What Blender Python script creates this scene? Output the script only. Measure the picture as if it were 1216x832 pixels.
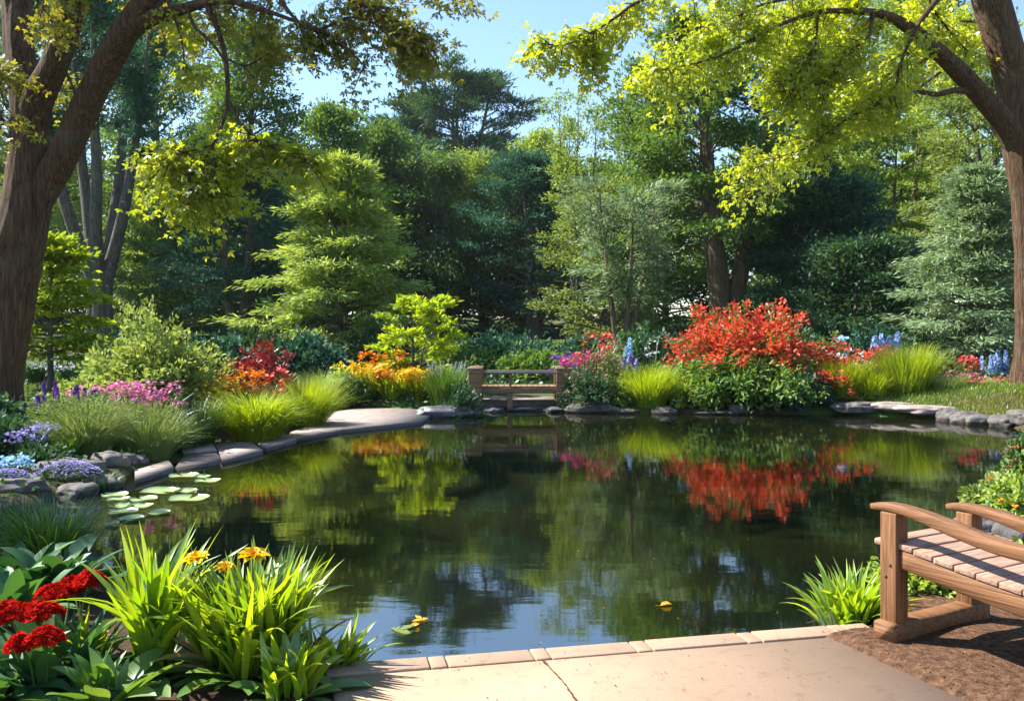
import bpy, bmesh, math, random
import numpy as np
from mathutils import Vector, Matrix, noise

# ------------------------------------------------------------------ camera, sky, sun, exposure
for o in list(bpy.data.objects):
    bpy.data.objects.remove(o)
S = bpy.context.scene
COL = S.collection
EYE = 1.4
FPX = 1053.0            # focal length in photograph pixels (1216 wide)
cam = bpy.data.cameras.new('camera')
cam.sensor_width = 36
cam.lens = 36 * FPX / 1216
cam.shift_y = -16 / 1216
cam.clip_start = 0.05
cam.clip_end = 2000
co = bpy.data.objects.new('camera', cam)
co.location = (0, 0, EYE)
co.rotation_euler = (math.radians(90), 0, 0)
COL.objects.link(co)
S.camera = co

TO_SUN = Vector((-0.76, 0.24, 0.84)).normalized()
world = bpy.data.worlds.new('World')
S.world = world
world.use_nodes = True
nt = world.node_tree
bg = nt.nodes['Background']
sky = nt.nodes.new('ShaderNodeTexSky')
sky.sky_type = 'NISHITA'
sky.sun_disc = False
sky.sun_elevation = math.asin(TO_SUN.z)
sky.sun_rotation = math.atan2(TO_SUN.x, TO_SUN.y)
sky.air_density = 1.15
sky.dust_density = 0.25
sky.ozone_density = 3.6
nt.links.new(sky.outputs[0], bg.inputs[0])
bg.inputs[1].default_value = 0.09
sun = bpy.data.lights.new('sun', 'SUN')
sun.energy = 5.0
sun.angle = math.radians(0.5)
sun.color = (1.0, 0.93, 0.82)
so = bpy.data.objects.new('sun', sun)
so.rotation_euler = TO_SUN.to_track_quat('Z', 'Y').to_euler()
so.location = (-20, 10, 30)
COL.objects.link(so)
S.view_settings.view_transform = 'Standard'
S.view_settings.look = 'None'
S.view_settings.exposure = 1.62
S.view_settings.gamma = 1
S.view_settings.use_curve_mapping = False
S.cycles.max_bounces = 7
S.cycles.diffuse_bounces = 4
S.cycles.glossy_bounces = 3
S.cycles.transmission_bounces = 5
S.cycles.transparent_max_bounces = 4
S.cycles.caustics_reflective = False
S.cycles.caustics_refractive = False
S.cycles.sample_clamp_indirect = 6

# ------------------------------------------------------------------ helpers
def X(px, D): return (px - 608) / FPX * D
def Z(py, D): return EYE + (400 - py) * D / FPX
def W(px, py, D): return np.array((X(px, D), D, Z(py, D)))
def rs(seed): return np.random.default_rng(seed)
def unit(a): return a / np.maximum(np.linalg.norm(a, axis=-1, keepdims=True), 1e-9)

class MB:
    def __init__(s): s.v = []; s.q = []; s.t = []; s.n = 0
    def add(s, v, q=None, t=None):
        v = np.asarray(v, float).reshape(-1, 3)
        if q is not None and len(q): s.q.append(np.asarray(q, np.int64).reshape(-1, 4) + s.n)
        if t is not None and len(t): s.t.append(np.asarray(t, np.int64).reshape(-1, 3) + s.n)
        s.v.append(v); s.n += len(v)
    def build(s, name, mat, parent=None, smooth=False, origin=None):
        v = np.concatenate(s.v)
        if origin is not None: v = v - np.asarray(origin, float)
        q = np.concatenate(s.q) if s.q else np.zeros((0, 4), np.int64)
        t = np.concatenate(s.t) if s.t else np.zeros((0, 3), np.int64)
        me = bpy.data.meshes.new(name)
        me.vertices.add(len(v)); me.vertices.foreach_set('co', v.astype(np.float32).ravel())
        li = np.concatenate([q.ravel(), t.ravel()]).astype(np.int32)
        me.loops.add(len(li)); me.loops.foreach_set('vertex_index', li)
        st = np.concatenate([np.arange(len(q)) * 4, len(q) * 4 + np.arange(len(t)) * 3]).astype(np.int32)
        me.polygons.add(len(st)); me.polygons.foreach_set('loop_start', st)
        if smooth: me.polygons.foreach_set('use_smooth', np.ones(len(st), bool))
        me.update(calc_edges=True)
        me.materials.append(mat)
        o = bpy.data.objects.new(name, me)
        COL.objects.link(o)
        if parent is not None: o.parent = parent
        elif origin is not None: o.location = origin
        return o

def tag(o, label=None, cat=None, group=None, kind=None):
    if label: o['label'] = label
    if cat: o['category'] = cat
    if group: o['group'] = group
    if kind: o['kind'] = kind
    return o
def thing(name, label, cat, loc, group=None, rz=0):
    o = bpy.data.objects.new(name, None)
    o.empty_display_size = 0.1
    o.location = [float(c) for c in loc]; o.rotation_euler = (0, 0, rz)
    COL.objects.link(o)
    return tag(o, label, cat, group)
def clone(root, loc, label, rz=0, sc=1.0, name=None):
    r = root.copy(); COL.objects.link(r)
    r.location = [float(c) for c in loc]; r.rotation_euler = (0, 0, rz); r.scale = (sc, sc, sc) if not hasattr(sc, '__len__') else sc
    r['label'] = label
    for ch in list(root.children):
        c = ch.copy(); COL.objects.link(c); c.parent = r
        for g in list(ch.children):
            d = g.copy(); COL.objects.link(d); d.parent = c
    return r

def tube(mb, P, R, sides=8, cap=True, rough=0.0, flare=0.0):
    P = np.asarray(P, float); R = np.asarray(R, float); k = len(P)
    T = unit(np.gradient(P, axis=0))
    u = np.cross(T[0], (0.31, 0.95, 0.05)); u /= np.linalg.norm(u)
    a = np.arange(sides) * 2 * np.pi / sides
    V = np.zeros((k, sides, 3))
    for i in range(k):
        u = u - T[i] * np.dot(u, T[i]); u /= np.linalg.norm(u) + 1e-9
        w = np.cross(T[i], u)
        rr = np.full(sides, R[i])
        if rough:
            q = P[i] * 1.0
            rr = rr * (1 + rough * np.array([noise.noise((math.cos(t) * 1.2 + q[0], math.sin(t) * 1.2 + q[1], q[2] * .9)) * 1.1 + (abs(noise.noise((math.cos(t) * 4.5 + 7, math.sin(t) * 4.5, q[2] * .8))) - .2) * 1.0 for t in a]))
        if flare: rr = rr * (1 + flare * math.exp(-max(0, P[i][2] - P[0][2]) / .38) * (.55 + .45 * np.cos(a * 5 + 1.3)))
        V[i] = P[i] + rr[:, None] * (np.cos(a)[:, None] * u + np.sin(a)[:, None] * w)
    idx = np.arange(k * sides).reshape(k, sides)
    A = idx[:-1]; B = idx[1:]
    q = np.stack([A, np.roll(A, -1, 1), np.roll(B, -1, 1), B], -1).reshape(-1, 4)
    v = V.reshape(-1, 3); t = None
    if cap:
        v = np.vstack([v, P[-1] + T[-1] * R[-1] * 0.5]); n = k * sides
        t = [(idx[-1][j], idx[-1][(j + 1) % sides], n) for j in range(sides)]
    mb.add(v, q, t)

def spline(P, n):
    P = np.asarray(P, float); m = len(P)
    E = np.vstack([2 * P[0] - P[1], P, 2 * P[-1] - P[-2]])
    out = []
    for u in np.linspace(0, m - 1 - 1e-6, n):
        i = int(u); f = u - i
        p0, p1, p2, p3 = E[i:i + 4]
        out.append(0.5 * ((2 * p1) + (p2 - p0) * f + (2 * p0 - 5 * p1 + 4 * p2 - p3) * f * f + (3 * p1 - p0 - 3 * p2 + p3) * f ** 3))
    return np.array(out)

def leaves(mb, C, A, N, L, Wd, shape='diamond'):
    """C base points, A long axis, N leaf normal; all (n,3)"""
    n = len(C)
    if n == 0: return
    A = unit(A); B = unit(np.cross(N, A)); N = np.cross(A, B)
    L = np.broadcast_to(np.asarray(L, float), (n,))[:, None]; Wd = np.broadcast_to(np.asarray(Wd, float), (n,))[:, None]
    if shape == 'diamond':
        v = np.stack([C, C + A * L * .45 + B * Wd * .5, C + A * L, C + A * L * .45 - B * Wd * .5], 1)
        mb.add(v, np.arange(n * 4).reshape(n, 4))
    elif shape == 'hex':
        f = N * Wd * .22
        v = np.stack([C, C + A * L * .3 + B * Wd * .45 + f, C + A * L * .7 + B * Wd * .38 + f, C + A * L - f * .6,
                      C + A * L * .7 - B * Wd * .38 + f, C + A * L * .3 - B * Wd * .45 + f], 1)
        b = np.arange(n)[:, None] * 6
        mb.add(v, np.concatenate([b + [0, 1, 2, 3], b + [0, 3, 4, 5]]))
    elif shape == 'maple':
        vs = []
        for ang, s in ((-1.0, .72), (0, 1.0), (1.0, .72)):
            d = A * math.cos(ang) + B * math.sin(ang); e = -A * math.sin(ang) + B * math.cos(ang)
            drop = -N * (.12 if ang else .04) * L
            vs += [C, C + d * L * s * .55 + e * Wd * .3, C + d * L * s + drop, C + d * L * s * .55 - e * Wd * .3]
        v = np.stack(vs, 1)
        v = np.concatenate([v[:, :4], v[:, 5:8], v[:, 9:12]], 1)   # share the base vertex
        b = np.arange(n)[:, None] * 10
        mb.add(v, np.concatenate([b + [0, 1, 2, 3], b + [0, 4, 5, 6], b + [0, 7, 8, 9]]))

def blades(mb, base, az, lean, length, width, curv, S_=4, prof='grass', fold=0.0, twist=0.0):
    """curved strips; all args are arrays of n"""
    n = len(base)
    if n == 0: return
    br = lambda a: np.broadcast_to(np.asarray(a, float), (n,))
    az, lean, length, width, curv = map(br, (az, lean, length, width, curv))
    h = np.stack([np.cos(az), np.sin(az), np.zeros(n)], 1); up = np.array((0, 0, 1.))
    side0 = np.stack([-np.sin(az), np.cos(az), np.zeros(n)], 1)
    tw = br(twist)
    rows = []; p = np.asarray(base, float).copy()
    cols = 3 if fold else 2
    for i in range(S_ + 1):
        s = i / S_
        th = lean + curv * s ** 1.3
        d = h * np.sin(th)[:, None] + up * np.cos(th)[:, None]
        nn = h * np.cos(th)[:, None] - up * np.sin(th)[:, None]
        side = side0 * np.cos(tw * s)[:, None] + nn * np.sin(tw * s)[:, None]
        if prof == 'grass': w = (1 - s) ** .8 * .95 + .05
        elif prof == 'strap': w = (.55 + .45 * min(1, s * 2.5)) * (1 - max(0, (s - .45) / .55) ** 1.8) + .02
        else: w = max(.14, math.sin(math.pi * min(1, s * .93 + .05)) ** .8) if s < .99 else .02
        wd = (width * w * .5)[:, None]
        if cols == 2: rows.append(np.stack([p - side * wd, p + side * wd], 1))
        else: rows.append(np.stack([p - side * wd - nn * wd * fold, p, p + side * wd - nn * wd * fold], 1))
        p = p + d * (length / S_)[:, None]
    V = np.stack(rows, 1)                                    # n, S+1, cols, 3
    k = (S_ + 1) * cols
    b = (np.arange(n) * k)[:, None]
    q = []
    for i in range(S_):
        for c in range(cols - 1):
            a = i * cols + c
            q.append(b + [a, a + 1, a + cols + 1, a + cols])
    mb.add(V.reshape(-1, 3), np.concatenate(q))

def cuboid(mb, c, size, rot=None, bev=.006, seg=2):
    bm = bmesh.new(); bmesh.ops.create_cube(bm, size=1)
    for v in bm.verts: v.co = Vector((v.co.x * size[0], v.co.y * size[1], v.co.z * size[2]))
    if bev: bmesh.ops.bevel(bm, geom=bm.edges[:], offset=min(bev, min(size) * .35), segments=seg, affect='EDGES', profile=.5)
    M = Matrix.Translation(Vector(c)) @ (rot if rot is not None else Matrix())
    put(mb, bm, M)
def put(mb, bm, M=None):
    if M is not None: bm.transform(M)
    bm.verts.index_update()
    v = [tuple(x.co) for x in bm.verts]; q = []; t = []
    for f in bm.faces:
        i = [x.index for x in f.verts]
        if len(i) == 4: q.append(i)
        elif len(i) == 3: t.append(i)
        else: t += [(i[0], i[j], i[j + 1]) for j in range(1, len(i) - 1)]
    mb.add(v, q, t); bm.free()
def rotz(a): return Matrix.Rotation(a, 4, 'Z')

def prism(mb, poly, z0, z1, bev=.01):
    bm = bmesh.new()
    f = bm.faces.new([bm.verts.new((p[0], p[1], z0)) for p in poly])
    if f.normal.z < 0: f.normal_flip()
    r = bmesh.ops.extrude_face_region(bm, geom=[f])
    for v in r['geom']:
        if isinstance(v, bmesh.types.BMVert): v.co.z = z1
    bmesh.ops.recalc_face_normals(bm, faces=bm.faces)
    if bev:
        ed = [e for e in bm.edges if all(v.co.z == z1 for v in e.verts)]
        bmesh.ops.bevel(bm, geom=ed, offset=bev, segments=2, affect='EDGES')
    put(mb, bm)

# ------------------------------------------------------------------ materials
def newmat(name):
    m = bpy.data.materials.new(name); m.use_nodes = True
    nt = m.node_tree; nt.nodes.clear()
    return m, nt, nt.nodes.new('ShaderNodeOutputMaterial')
def nd(nt, t, **kw):
    n = nt.nodes.new(t)
    for k, v in kw.items(): setattr(n, k, v)
    return n
def ramp(nt, stops):
    r = nd(nt, 'ShaderNodeValToRGB'); e = r.color_ramp.elements
    while len(e) < len(stops): e.new(.5)
    for i, (p, c) in enumerate(stops): e[i].position = p; e[i].color = (*c, 1)
    return r
def leafmat(name, c1, c2, t=.4, tc=(1.5, 1.35, .5), gl=.05, rough=.42, var=.3, big=.5):
    m, nt, out = newmat(name); lk = nt.links.new
    g = nd(nt, 'ShaderNodeNewGeometry'); oi = nd(nt, 'ShaderNodeObjectInfo'); tcn = nd(nt, 'ShaderNodeTexCoord')
    no = nd(nt, 'ShaderNodeTexNoise'); no.inputs['Scale'].default_value = big; no.inputs['Detail'].default_value = 2
    lk(tcn.outputs['Object'], no.inputs['Vector'])
    mx = nd(nt, 'ShaderNodeMath', operation='MULTIPLY_ADD'); lk(no.outputs[0], mx.inputs[0]); mx.inputs[1].default_value = 1.0; mx.inputs[2].default_value = -.5
    ad = nd(nt, 'ShaderNodeMath', operation='ADD'); lk(g.outputs['Random Per Island'], ad.inputs[0]); lk(mx.outputs[0], ad.inputs[1])
    r = ramp(nt, [(0.0, c1), (1.0, c2)]); lk(ad.outputs[0], r.inputs[0])
    hv = nd(nt, 'ShaderNodeHueSaturation')
    va = nd(nt, 'ShaderNodeMath', operation='MULTIPLY_ADD'); lk(oi.outputs['Random'], va.inputs[0]); va.inputs[1].default_value = var; va.inputs[2].default_value = 1 - var / 2
    lk(va.outputs[0], hv.inputs['Value']); lk(r.outputs[0], hv.inputs['Color'])
    mul = nd(nt, 'ShaderNodeMix', data_type='RGBA', blend_type='MULTIPLY'); mul.inputs[0].default_value = 1
    mul.clamp_result = False
    lk(hv.outputs[0], mul.inputs[6]); mul.inputs[7].default_value = (*tc, 1)
    d = nd(nt, 'ShaderNodeBsdfDiffuse'); lk(hv.outputs[0], d.inputs[0])
    tr = nd(nt, 'ShaderNodeBsdfTranslucent'); lk(mul.outputs[2], tr.inputs[0])
    ms = nd(nt, 'ShaderNodeMixShader'); ms.inputs[0].default_value = t; lk(d.outputs[0], ms.inputs[1]); lk(tr.outputs[0], ms.inputs[2])
    last = ms
    if gl:
        gb = nd(nt, 'ShaderNodeBsdfGlossy'); gb.inputs['Roughness'].default_value = rough; gb.inputs[0].default_value = (.9, .95, 1, 1)
        m2 = nd(nt, 'ShaderNodeMixShader'); m2.inputs[0].default_value = gl; lk(ms.outputs[0], m2.inputs[1]); lk(gb.outputs[0], m2.inputs[2]); last = m2
    lk(last.outputs[0], out.inputs[0])
    return m
def solid(name, stops, scale=(4, 4, 4), detail=6, rough=.7, bump=.3, bscale=None, dist=.02, coord='Object', spec=.3, wet=False):
    """principled with a noise driven colour ramp and bump"""
    m, nt, out = newmat(name); lk = nt.links.new
    tc = nd(nt, 'ShaderNodeTexCoord'); mp = nd(nt, 'ShaderNodeMapping'); mp.inputs['Scale'].default_value = scale
    lk(tc.outputs[coord], mp.inputs[0])
    no = nd(nt, 'ShaderNodeTexNoise'); no.inputs['Scale'].default_value = 1; no.inputs['Detail'].default_value = detail; no.inputs['Roughness'].default_value = .65
    lk(mp.outputs[0], no.inputs['Vector'])
    r = ramp(nt, stops); lk(no.outputs[0], r.inputs[0])
    p = nd(nt, 'ShaderNodeBsdfPrincipled'); lk(r.outputs[0], p.inputs['Base Color']); p.inputs['Roughness'].default_value = rough
    p.inputs['Specular IOR Level'].default_value = spec
    b = nd(nt, 'ShaderNodeBump'); b.inputs['Strength'].default_value = bump; b.inputs['Distance'].default_value = dist
    if bscale:
        mp2 = nd(nt, 'ShaderNodeMapping'); mp2.inputs['Scale'].default_value = bscale; lk(tc.outputs[coord], mp2.inputs[0])
        n2 = nd(nt, 'ShaderNodeTexNoise'); n2.inputs['Scale'].default_value = 1; n2.inputs['Detail'].default_value = 8; n2.inputs['Roughness'].default_value = .7
        lk(mp2.outputs[0], n2.inputs['Vector']); lk(n2.outputs[0], b.inputs['Height'])
    else: lk(no.outputs[0], b.inputs['Height'])
    if wet:                                                       # stone soaked by the pond up to a few centimetres over the water
        ge = nd(nt, 'ShaderNodeNewGeometry'); sx = nd(nt, 'ShaderNodeSeparateXYZ'); lk(ge.outputs['Position'], sx.inputs[0])
        wn = nd(nt, 'ShaderNodeMath', operation='MULTIPLY_ADD'); lk(no.outputs[0], wn.inputs[0]); wn.inputs[1].default_value = -.07; lk(sx.outputs[2], wn.inputs[2])
        mr = nd(nt, 'ShaderNodeMapRange'); mr.inputs[1].default_value = -.118; mr.inputs[2].default_value = -.100; mr.inputs[3].default_value = .38; mr.inputs[4].default_value = 1; lk(wn.outputs[0], mr.inputs[0])
        hs = nd(nt, 'ShaderNodeHueSaturation'); lk(mr.outputs[0], hs.inputs['Value']); lk(r.outputs[0], hs.inputs['Color']); lk(hs.outputs[0], p.inputs['Base Color'])
    lk(b.outputs[0], p.inputs['Normal']); lk(p.outputs[0], out.inputs[0])
    return m

M = {}
# leaf albedos (linear)
M['teal']   = leafmat('teal_needles', (.018, .070, .055), (.055, .14, .080), t=.25, tc=(1.2, 1.3, .7), gl=.022, rough=.6)
M['dark']   = leafmat('dark_leaves', (.020, .065, .038), (.065, .14, .055), t=.3, gl=.022, rough=.6)
M['mid']    = leafmat('mid_leaves', (.055, .13, .030), (.14, .23, .050), t=.35, gl=.022, rough=.6)
M['light']  = leafmat('light_leaves', (.15, .26, .05), (.32, .42, .10), t=.4, gl=.022, rough=.6)
M['fresh']  = leafmat('fresh_needles', (.20, .32, .07), (.40, .50, .15), t=.4, gl=.02, rough=.6)
M['olive']  = leafmat('olive_leaves', (.09, .15, .04), (.20, .26, .08), t=.38, gl=.022, rough=.6)
M['silver'] = leafmat('silver_leaves', (.12, .20, .10), (.24, .32, .17), t=.35, tc=(1.2, 1.2, .8), gl=.025, rough=.6)
M['yellow'] = leafmat('yellow_green_leaves', (.23, .32, .018), (.42, .48, .04), t=.55, tc=(1.5, 1.35, .5), gl=.04)
M['amber']  = leafmat('shaded_maple_leaves', (.13, .16, .018), (.27, .27, .035), t=.45, tc=(1.4, 1.2, .5), gl=.03)  # duller copy of the maple leaf colour, with shade mixed into it
M['chart']  = leafmat('chartreuse_blades', (.17, .28, .012), (.38, .46, .035), t=.48, tc=(1.4, 1.3, .4), gl=.02, rough=.6, big=2)
M['grassg'] = leafmat('green_blades', (.035, .10, .015), (.11, .21, .03), t=.4, gl=.06, big=2)
M['darkg']  = leafmat('dark_blades', (.010, .045, .022), (.030, .085, .030), t=.3, gl=.05, big=2)
M['straw']  = leafmat('straw_plumes', (.13, .23, .045), (.36, .42, .16), t=.4, tc=(1.2, 1.15, .8), gl=.02, big=2)
M['iris']   = leafmat('strap_leaves', (.15, .29, .014), (.34, .46, .03), t=.52, tc=(1.5, 1.3, .35), gl=.07, rough=.35, big=3)
M['hosta']  = leafmat('hosta_leaves', (.022, .085, .030), (.065, .16, .045), t=.3, gl=.04, rough=.45, big=3)
M['hostal'] = leafmat('pale_hosta_leaves', (.07, .17, .03), (.16, .27, .06), t=.35, gl=.05, rough=.42, big=3)
M['pale']   = leafmat('cream_green_leaves', (.17, .27, .05), (.40, .46, .15), t=.4, tc=(1.2, 1.15, .6), gl=.02, rough=.6, big=2)
M['lawn']   = leafmat('lawn_blades', (.08, .15, .015), (.20, .27, .03), t=.4, gl=.03, big=.6)
M['cover']  = leafmat('ground_cover', (.012, .045, .022), (.04, .10, .030), t=.25, gl=.04, big=.8)
M['red']    = leafmat('scarlet_leaves', (.46, .040, .020), (.72, .16, .07), t=.38, tc=(1.2, .9, .6), gl=.03, big=1.5)
M['redor']  = leafmat('orange_red_leaves', (0.320, 0.064, 0.016), (0.440, 0.192, 0.024), t=.38, tc=(1.2, .9, .6), gl=.03, big=1.5)
M['burg']   = leafmat('burgundy_leaves', (0.080, 0.008, 0.014), (0.320, 0.036, 0.028), t=.35, tc=(1.4, .7, .6), gl=.05, big=3)
M['orange'] = leafmat('orange_petals', (0.560, 0.128, 0.008), (0.640, 0.256, 0.012), t=.35, tc=(1.1, 1, .6), gl=.02)
M['yelf']   = leafmat('yellow_petals', (.66, .42, .010), (.72, .54, .02), t=.35, tc=(1.1, 1.05, .6), gl=.02)
M['pink']   = leafmat('pink_petals', (.50, .10, .26), (.66, .30, .46), t=.35, tc=(1.1, .9, 1), gl=.02)
M['mag']    = leafmat('magenta_petals', (0.416, 0.016, 0.128), (0.560, 0.056, 0.240), t=.35, tc=(1.1, .9, 1), gl=.02)
M['dusty']  = leafmat('dusty_pink_petals', (0.336, 0.112, 0.160), (0.480, 0.256, 0.288), t=.3, tc=(1.1, .9, 1), gl=.02)
M['purple'] = leafmat('purple_petals', (0.112, 0.024, 0.240), (0.272, 0.080, 0.416), t=.3, tc=(1, .9, 1.1), gl=.02)
M['lav']    = leafmat('lavender_petals', (0.208, 0.176, 0.464), (0.384, 0.336, 0.640), t=.3, tc=(1, 1, 1.1), gl=.02)
M['blue']   = leafmat('blue_petals', (.22, .34, .66), (.42, .54, .78), t=.3, tc=(1, 1, 1.1), gl=.02)
M['cyan']   = leafmat('pale_blue_petals', (.22, .48, .72), (.45, .68, .85), t=.3, tc=(1, 1, 1.1), gl=.02)
M['white']  = leafmat('white_petals', (0.496, 0.528, 0.576), (0.656, 0.672, 0.688), t=.3, tc=(1, 1, 1), gl=.02)
M['rose']   = leafmat('coral_red_petals', (0.480, 0.056, 0.064), (0.592, 0.160, 0.128), t=.3, tc=(1.1, .8, .7), gl=.02)
M['crim']   = leafmat('crimson_petals', (.26, .003, .006), (.70, .030, .014), t=.28, tc=(1.1, .7, .6), gl=0)
M['wither'] = leafmat('withered_leaf', (.16, .10, .035), (.30, .22, .08), t=.3, gl=0)
M['stem']   = leafmat('green_stems', (.05, .11, .02), (.10, .17, .03), t=.2)
M['lily']   = leafmat('lily_pad_glint_skin', (.25, .35, .15), (.38, .47, .24), t=.1, gl=.10, rough=.3, big=3)  # pad green paled to carry the sun's glint in its colour
M['fallen'] = leafmat('fallen_leaf_skin', (.50, .26, .02), (.62, .40, .05), t=.2, gl=.04)

def barkmat(name, c1, c2, sc=(30, 30, 2.4), bump=1.0, dist=.10):
    m, nt, out = newmat(name); lk = nt.links.new
    tc = nd(nt, 'ShaderNodeTexCoord'); mp = nd(nt, 'ShaderNodeMapping'); mp.inputs['Scale'].default_value = sc
    lk(tc.outputs['Object'], mp.inputs[0])
    n0 = nd(nt, 'ShaderNodeTexNoise'); n0.inputs['Scale'].default_value = 1; n0.inputs['Detail'].default_value = 7; n0.inputs['Roughness'].default_value = .7; n0.inputs['Distortion'].default_value = .9
    lk(mp.outputs[0], n0.inputs['Vector'])
    v = nd(nt, 'ShaderNodeTexVoronoi', feature='DISTANCE_TO_EDGE'); v.inputs['Scale'].default_value = .55
    lk(mp.outputs[0], v.inputs['Vector'])
    sm = nd(nt, 'ShaderNodeMath', operation='MULTIPLY'); lk(v.outputs['Distance'], sm.inputs[0]); sm.inputs[1].default_value = .45
    ad = nd(nt, 'ShaderNodeMath', operation='ADD'); lk(n0.outputs[0], ad.inputs[0]); lk(sm.outputs[0], ad.inputs[1])
    r = ramp(nt, [(.38, c1), (.82, c2)]); lk(ad.outputs[0], r.inputs[0])
    n4 = nd(nt, 'ShaderNodeTexNoise'); n4.inputs['Scale'].default_value = 2.6; n4.inputs['Detail'].default_value = 7; n4.inputs['Roughness'].default_value = .7; lk(tc.outputs['Object'], n4.inputs['Vector'])
    r4 = ramp(nt, [(.52, (0, 0, 0)), (.64, (.5, .5, .5))]); lk(n4.outputs[0], r4.inputs[0])
    mx = nd(nt, 'ShaderNodeMix', data_type='RGBA'); lk(r4.outputs[0], mx.inputs[0]); lk(r.outputs[0], mx.inputs[6]); mx.inputs[7].default_value = (.15, .15, .10, 1)
    p = nd(nt, 'ShaderNodeBsdfPrincipled'); p.inputs['Roughness'].default_value = .85; p.inputs['Specular IOR Level'].default_value = .2
    lk(mx.outputs[2], p.inputs['Base Color'])
    b = nd(nt, 'ShaderNodeBump'); b.inputs['Strength'].default_value = bump; b.inputs['Distance'].default_value = dist
    lk(ad.outputs[0], b.inputs['Height']); lk(b.outputs[0], p.inputs['Normal']); lk(p.outputs[0], out.inputs[0])
    return m
M['bark']  = barkmat('brown_bark', (.042, .025, .016), (.250, .148, .086))
M['barkg'] = barkmat('grey_bark', (.05, .05, .048), (.19, .175, .15), sc=(14, 14, 1.6))
M['barkt'] = barkmat('tan_bark', (.08, .06, .040), (.26, .20, .13), sc=(14, 14, 1.6))
M['twig']  = solid('twig_bark', [(.3, (.030, .020, .014)), (.7, (.09, .06, .04))], scale=(20, 20, 20), bump=.2)
M['rock']  = solid('grey_rock', [(.3, (.05, .046, .046)), (.55, (.115, .105, .10)), (.75, (.19, .17, .155))], scale=(7, 7, 7), bump=.6, bscale=(22, 22, 22), dist=.02, rough=.75, wet=True)
M['rockd'] = solid('dark_wet_rock', [(.3, (.025, .028, .035)), (.6, (.09, .095, .11)), (.8, (.25, .25, .26))], scale=(5, 5, 7), bump=.6, bscale=(16, 16, 16), dist=.02, rough=.5, spec=.5, wet=True)
M['rockp'] = solid('pink_flagstone', [(.3, (.17, .138, .13)), (.55, (.28, .232, .215)), (.75, (.36, .30, .275))], scale=(5, 5, 5), bump=.5, bscale=(30, 30, 30), dist=.006, rough=.8, wet=True)
M['soil']  = solid('mulch_soil', [(.3, (.045, .022, .013)), (.5, (.115, .062, .037)), (.72, (.20, .12, .072))], scale=(28, 28, 28), bump=.9, bscale=(60, 60, 60), dist=.02, rough=.95, spec=.1)
M['chip']  = leafmat('bark_chips', (.045, .024, .015), (.22, .13, .08), t=0, gl=0)

# ground: dark soil mottled with mossy green, grassier away from the pond
def groundmat():
    m, nt, out = newmat('ground_soil_grass'); lk = nt.links.new
    tc = nd(nt, 'ShaderNodeTexCoord')
    n1 = nd(nt, 'ShaderNodeTexNoise'); n1.inputs['Scale'].default_value = .35; n1.inputs['Detail'].default_value = 4
    n2 = nd(nt, 'ShaderNodeTexNoise'); n2.inputs['Scale'].default_value = 9; n2.inputs['Detail'].default_value = 8; n2.inputs['Roughness'].default_value = .75
    for n in (n1, n2): lk(tc.outputs['Object'], n.inputs['Vector'])
    soil = ramp(nt, [(.3, (.030, .020, .012)), (.7, (.10, .065, .040))]); lk(n2.outputs[0], soil.inputs[0])
    gr = ramp(nt, [(.3, (.030, .070, .018)), (.7, (.08, .14, .03))]); lk(n2.outputs[0], gr.inputs[0])
    f = ramp(nt, [(.42, (0, 0, 0)), (.55, (1, 1, 1))]); lk(n1.outputs[0], f.inputs[0])
    mx = nd(nt, 'ShaderNodeMix', data_type='RGBA'); lk(f.outputs[0], mx.inputs[0]); lk(soil.outputs[0], mx.inputs[6]); lk(gr.outputs[0], mx.inputs[7])
    p = nd(nt, 'ShaderNodeBsdfPrincipled'); p.inputs['Roughness'].default_value = .95; p.inputs['Specular IOR Level'].default_value = .1
    sp = nd(nt, 'ShaderNodeSeparateXYZ'); lk(tc.outputs['Object'], sp.inputs[0])
    mr = nd(nt, 'ShaderNodeMapRange'); mr.inputs[1].default_value = 6; mr.inputs[2].default_value = 15; lk(sp.outputs[1], mr.inputs[0])
    fm = nd(nt, 'ShaderNodeMath', operation='MULTIPLY'); lk(f.outputs[0], fm.inputs[0]); lk(mr.outputs[0], fm.inputs[1]); lk(fm.outputs[0], mx.inputs[0])
    lk(mx.outputs[2], p.inputs['Base Color'])
    b = nd(nt, 'ShaderNodeBump'); b.inputs['Strength'].default_value = .8; b.inputs['Distance'].default_value = .04; lk(n2.outputs[0], b.inputs['Height'])
    lk(b.outputs[0], p.inputs['Normal']); lk(p.outputs[0], out.inputs[0])
    return m
M['ground'] = groundmat()

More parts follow.
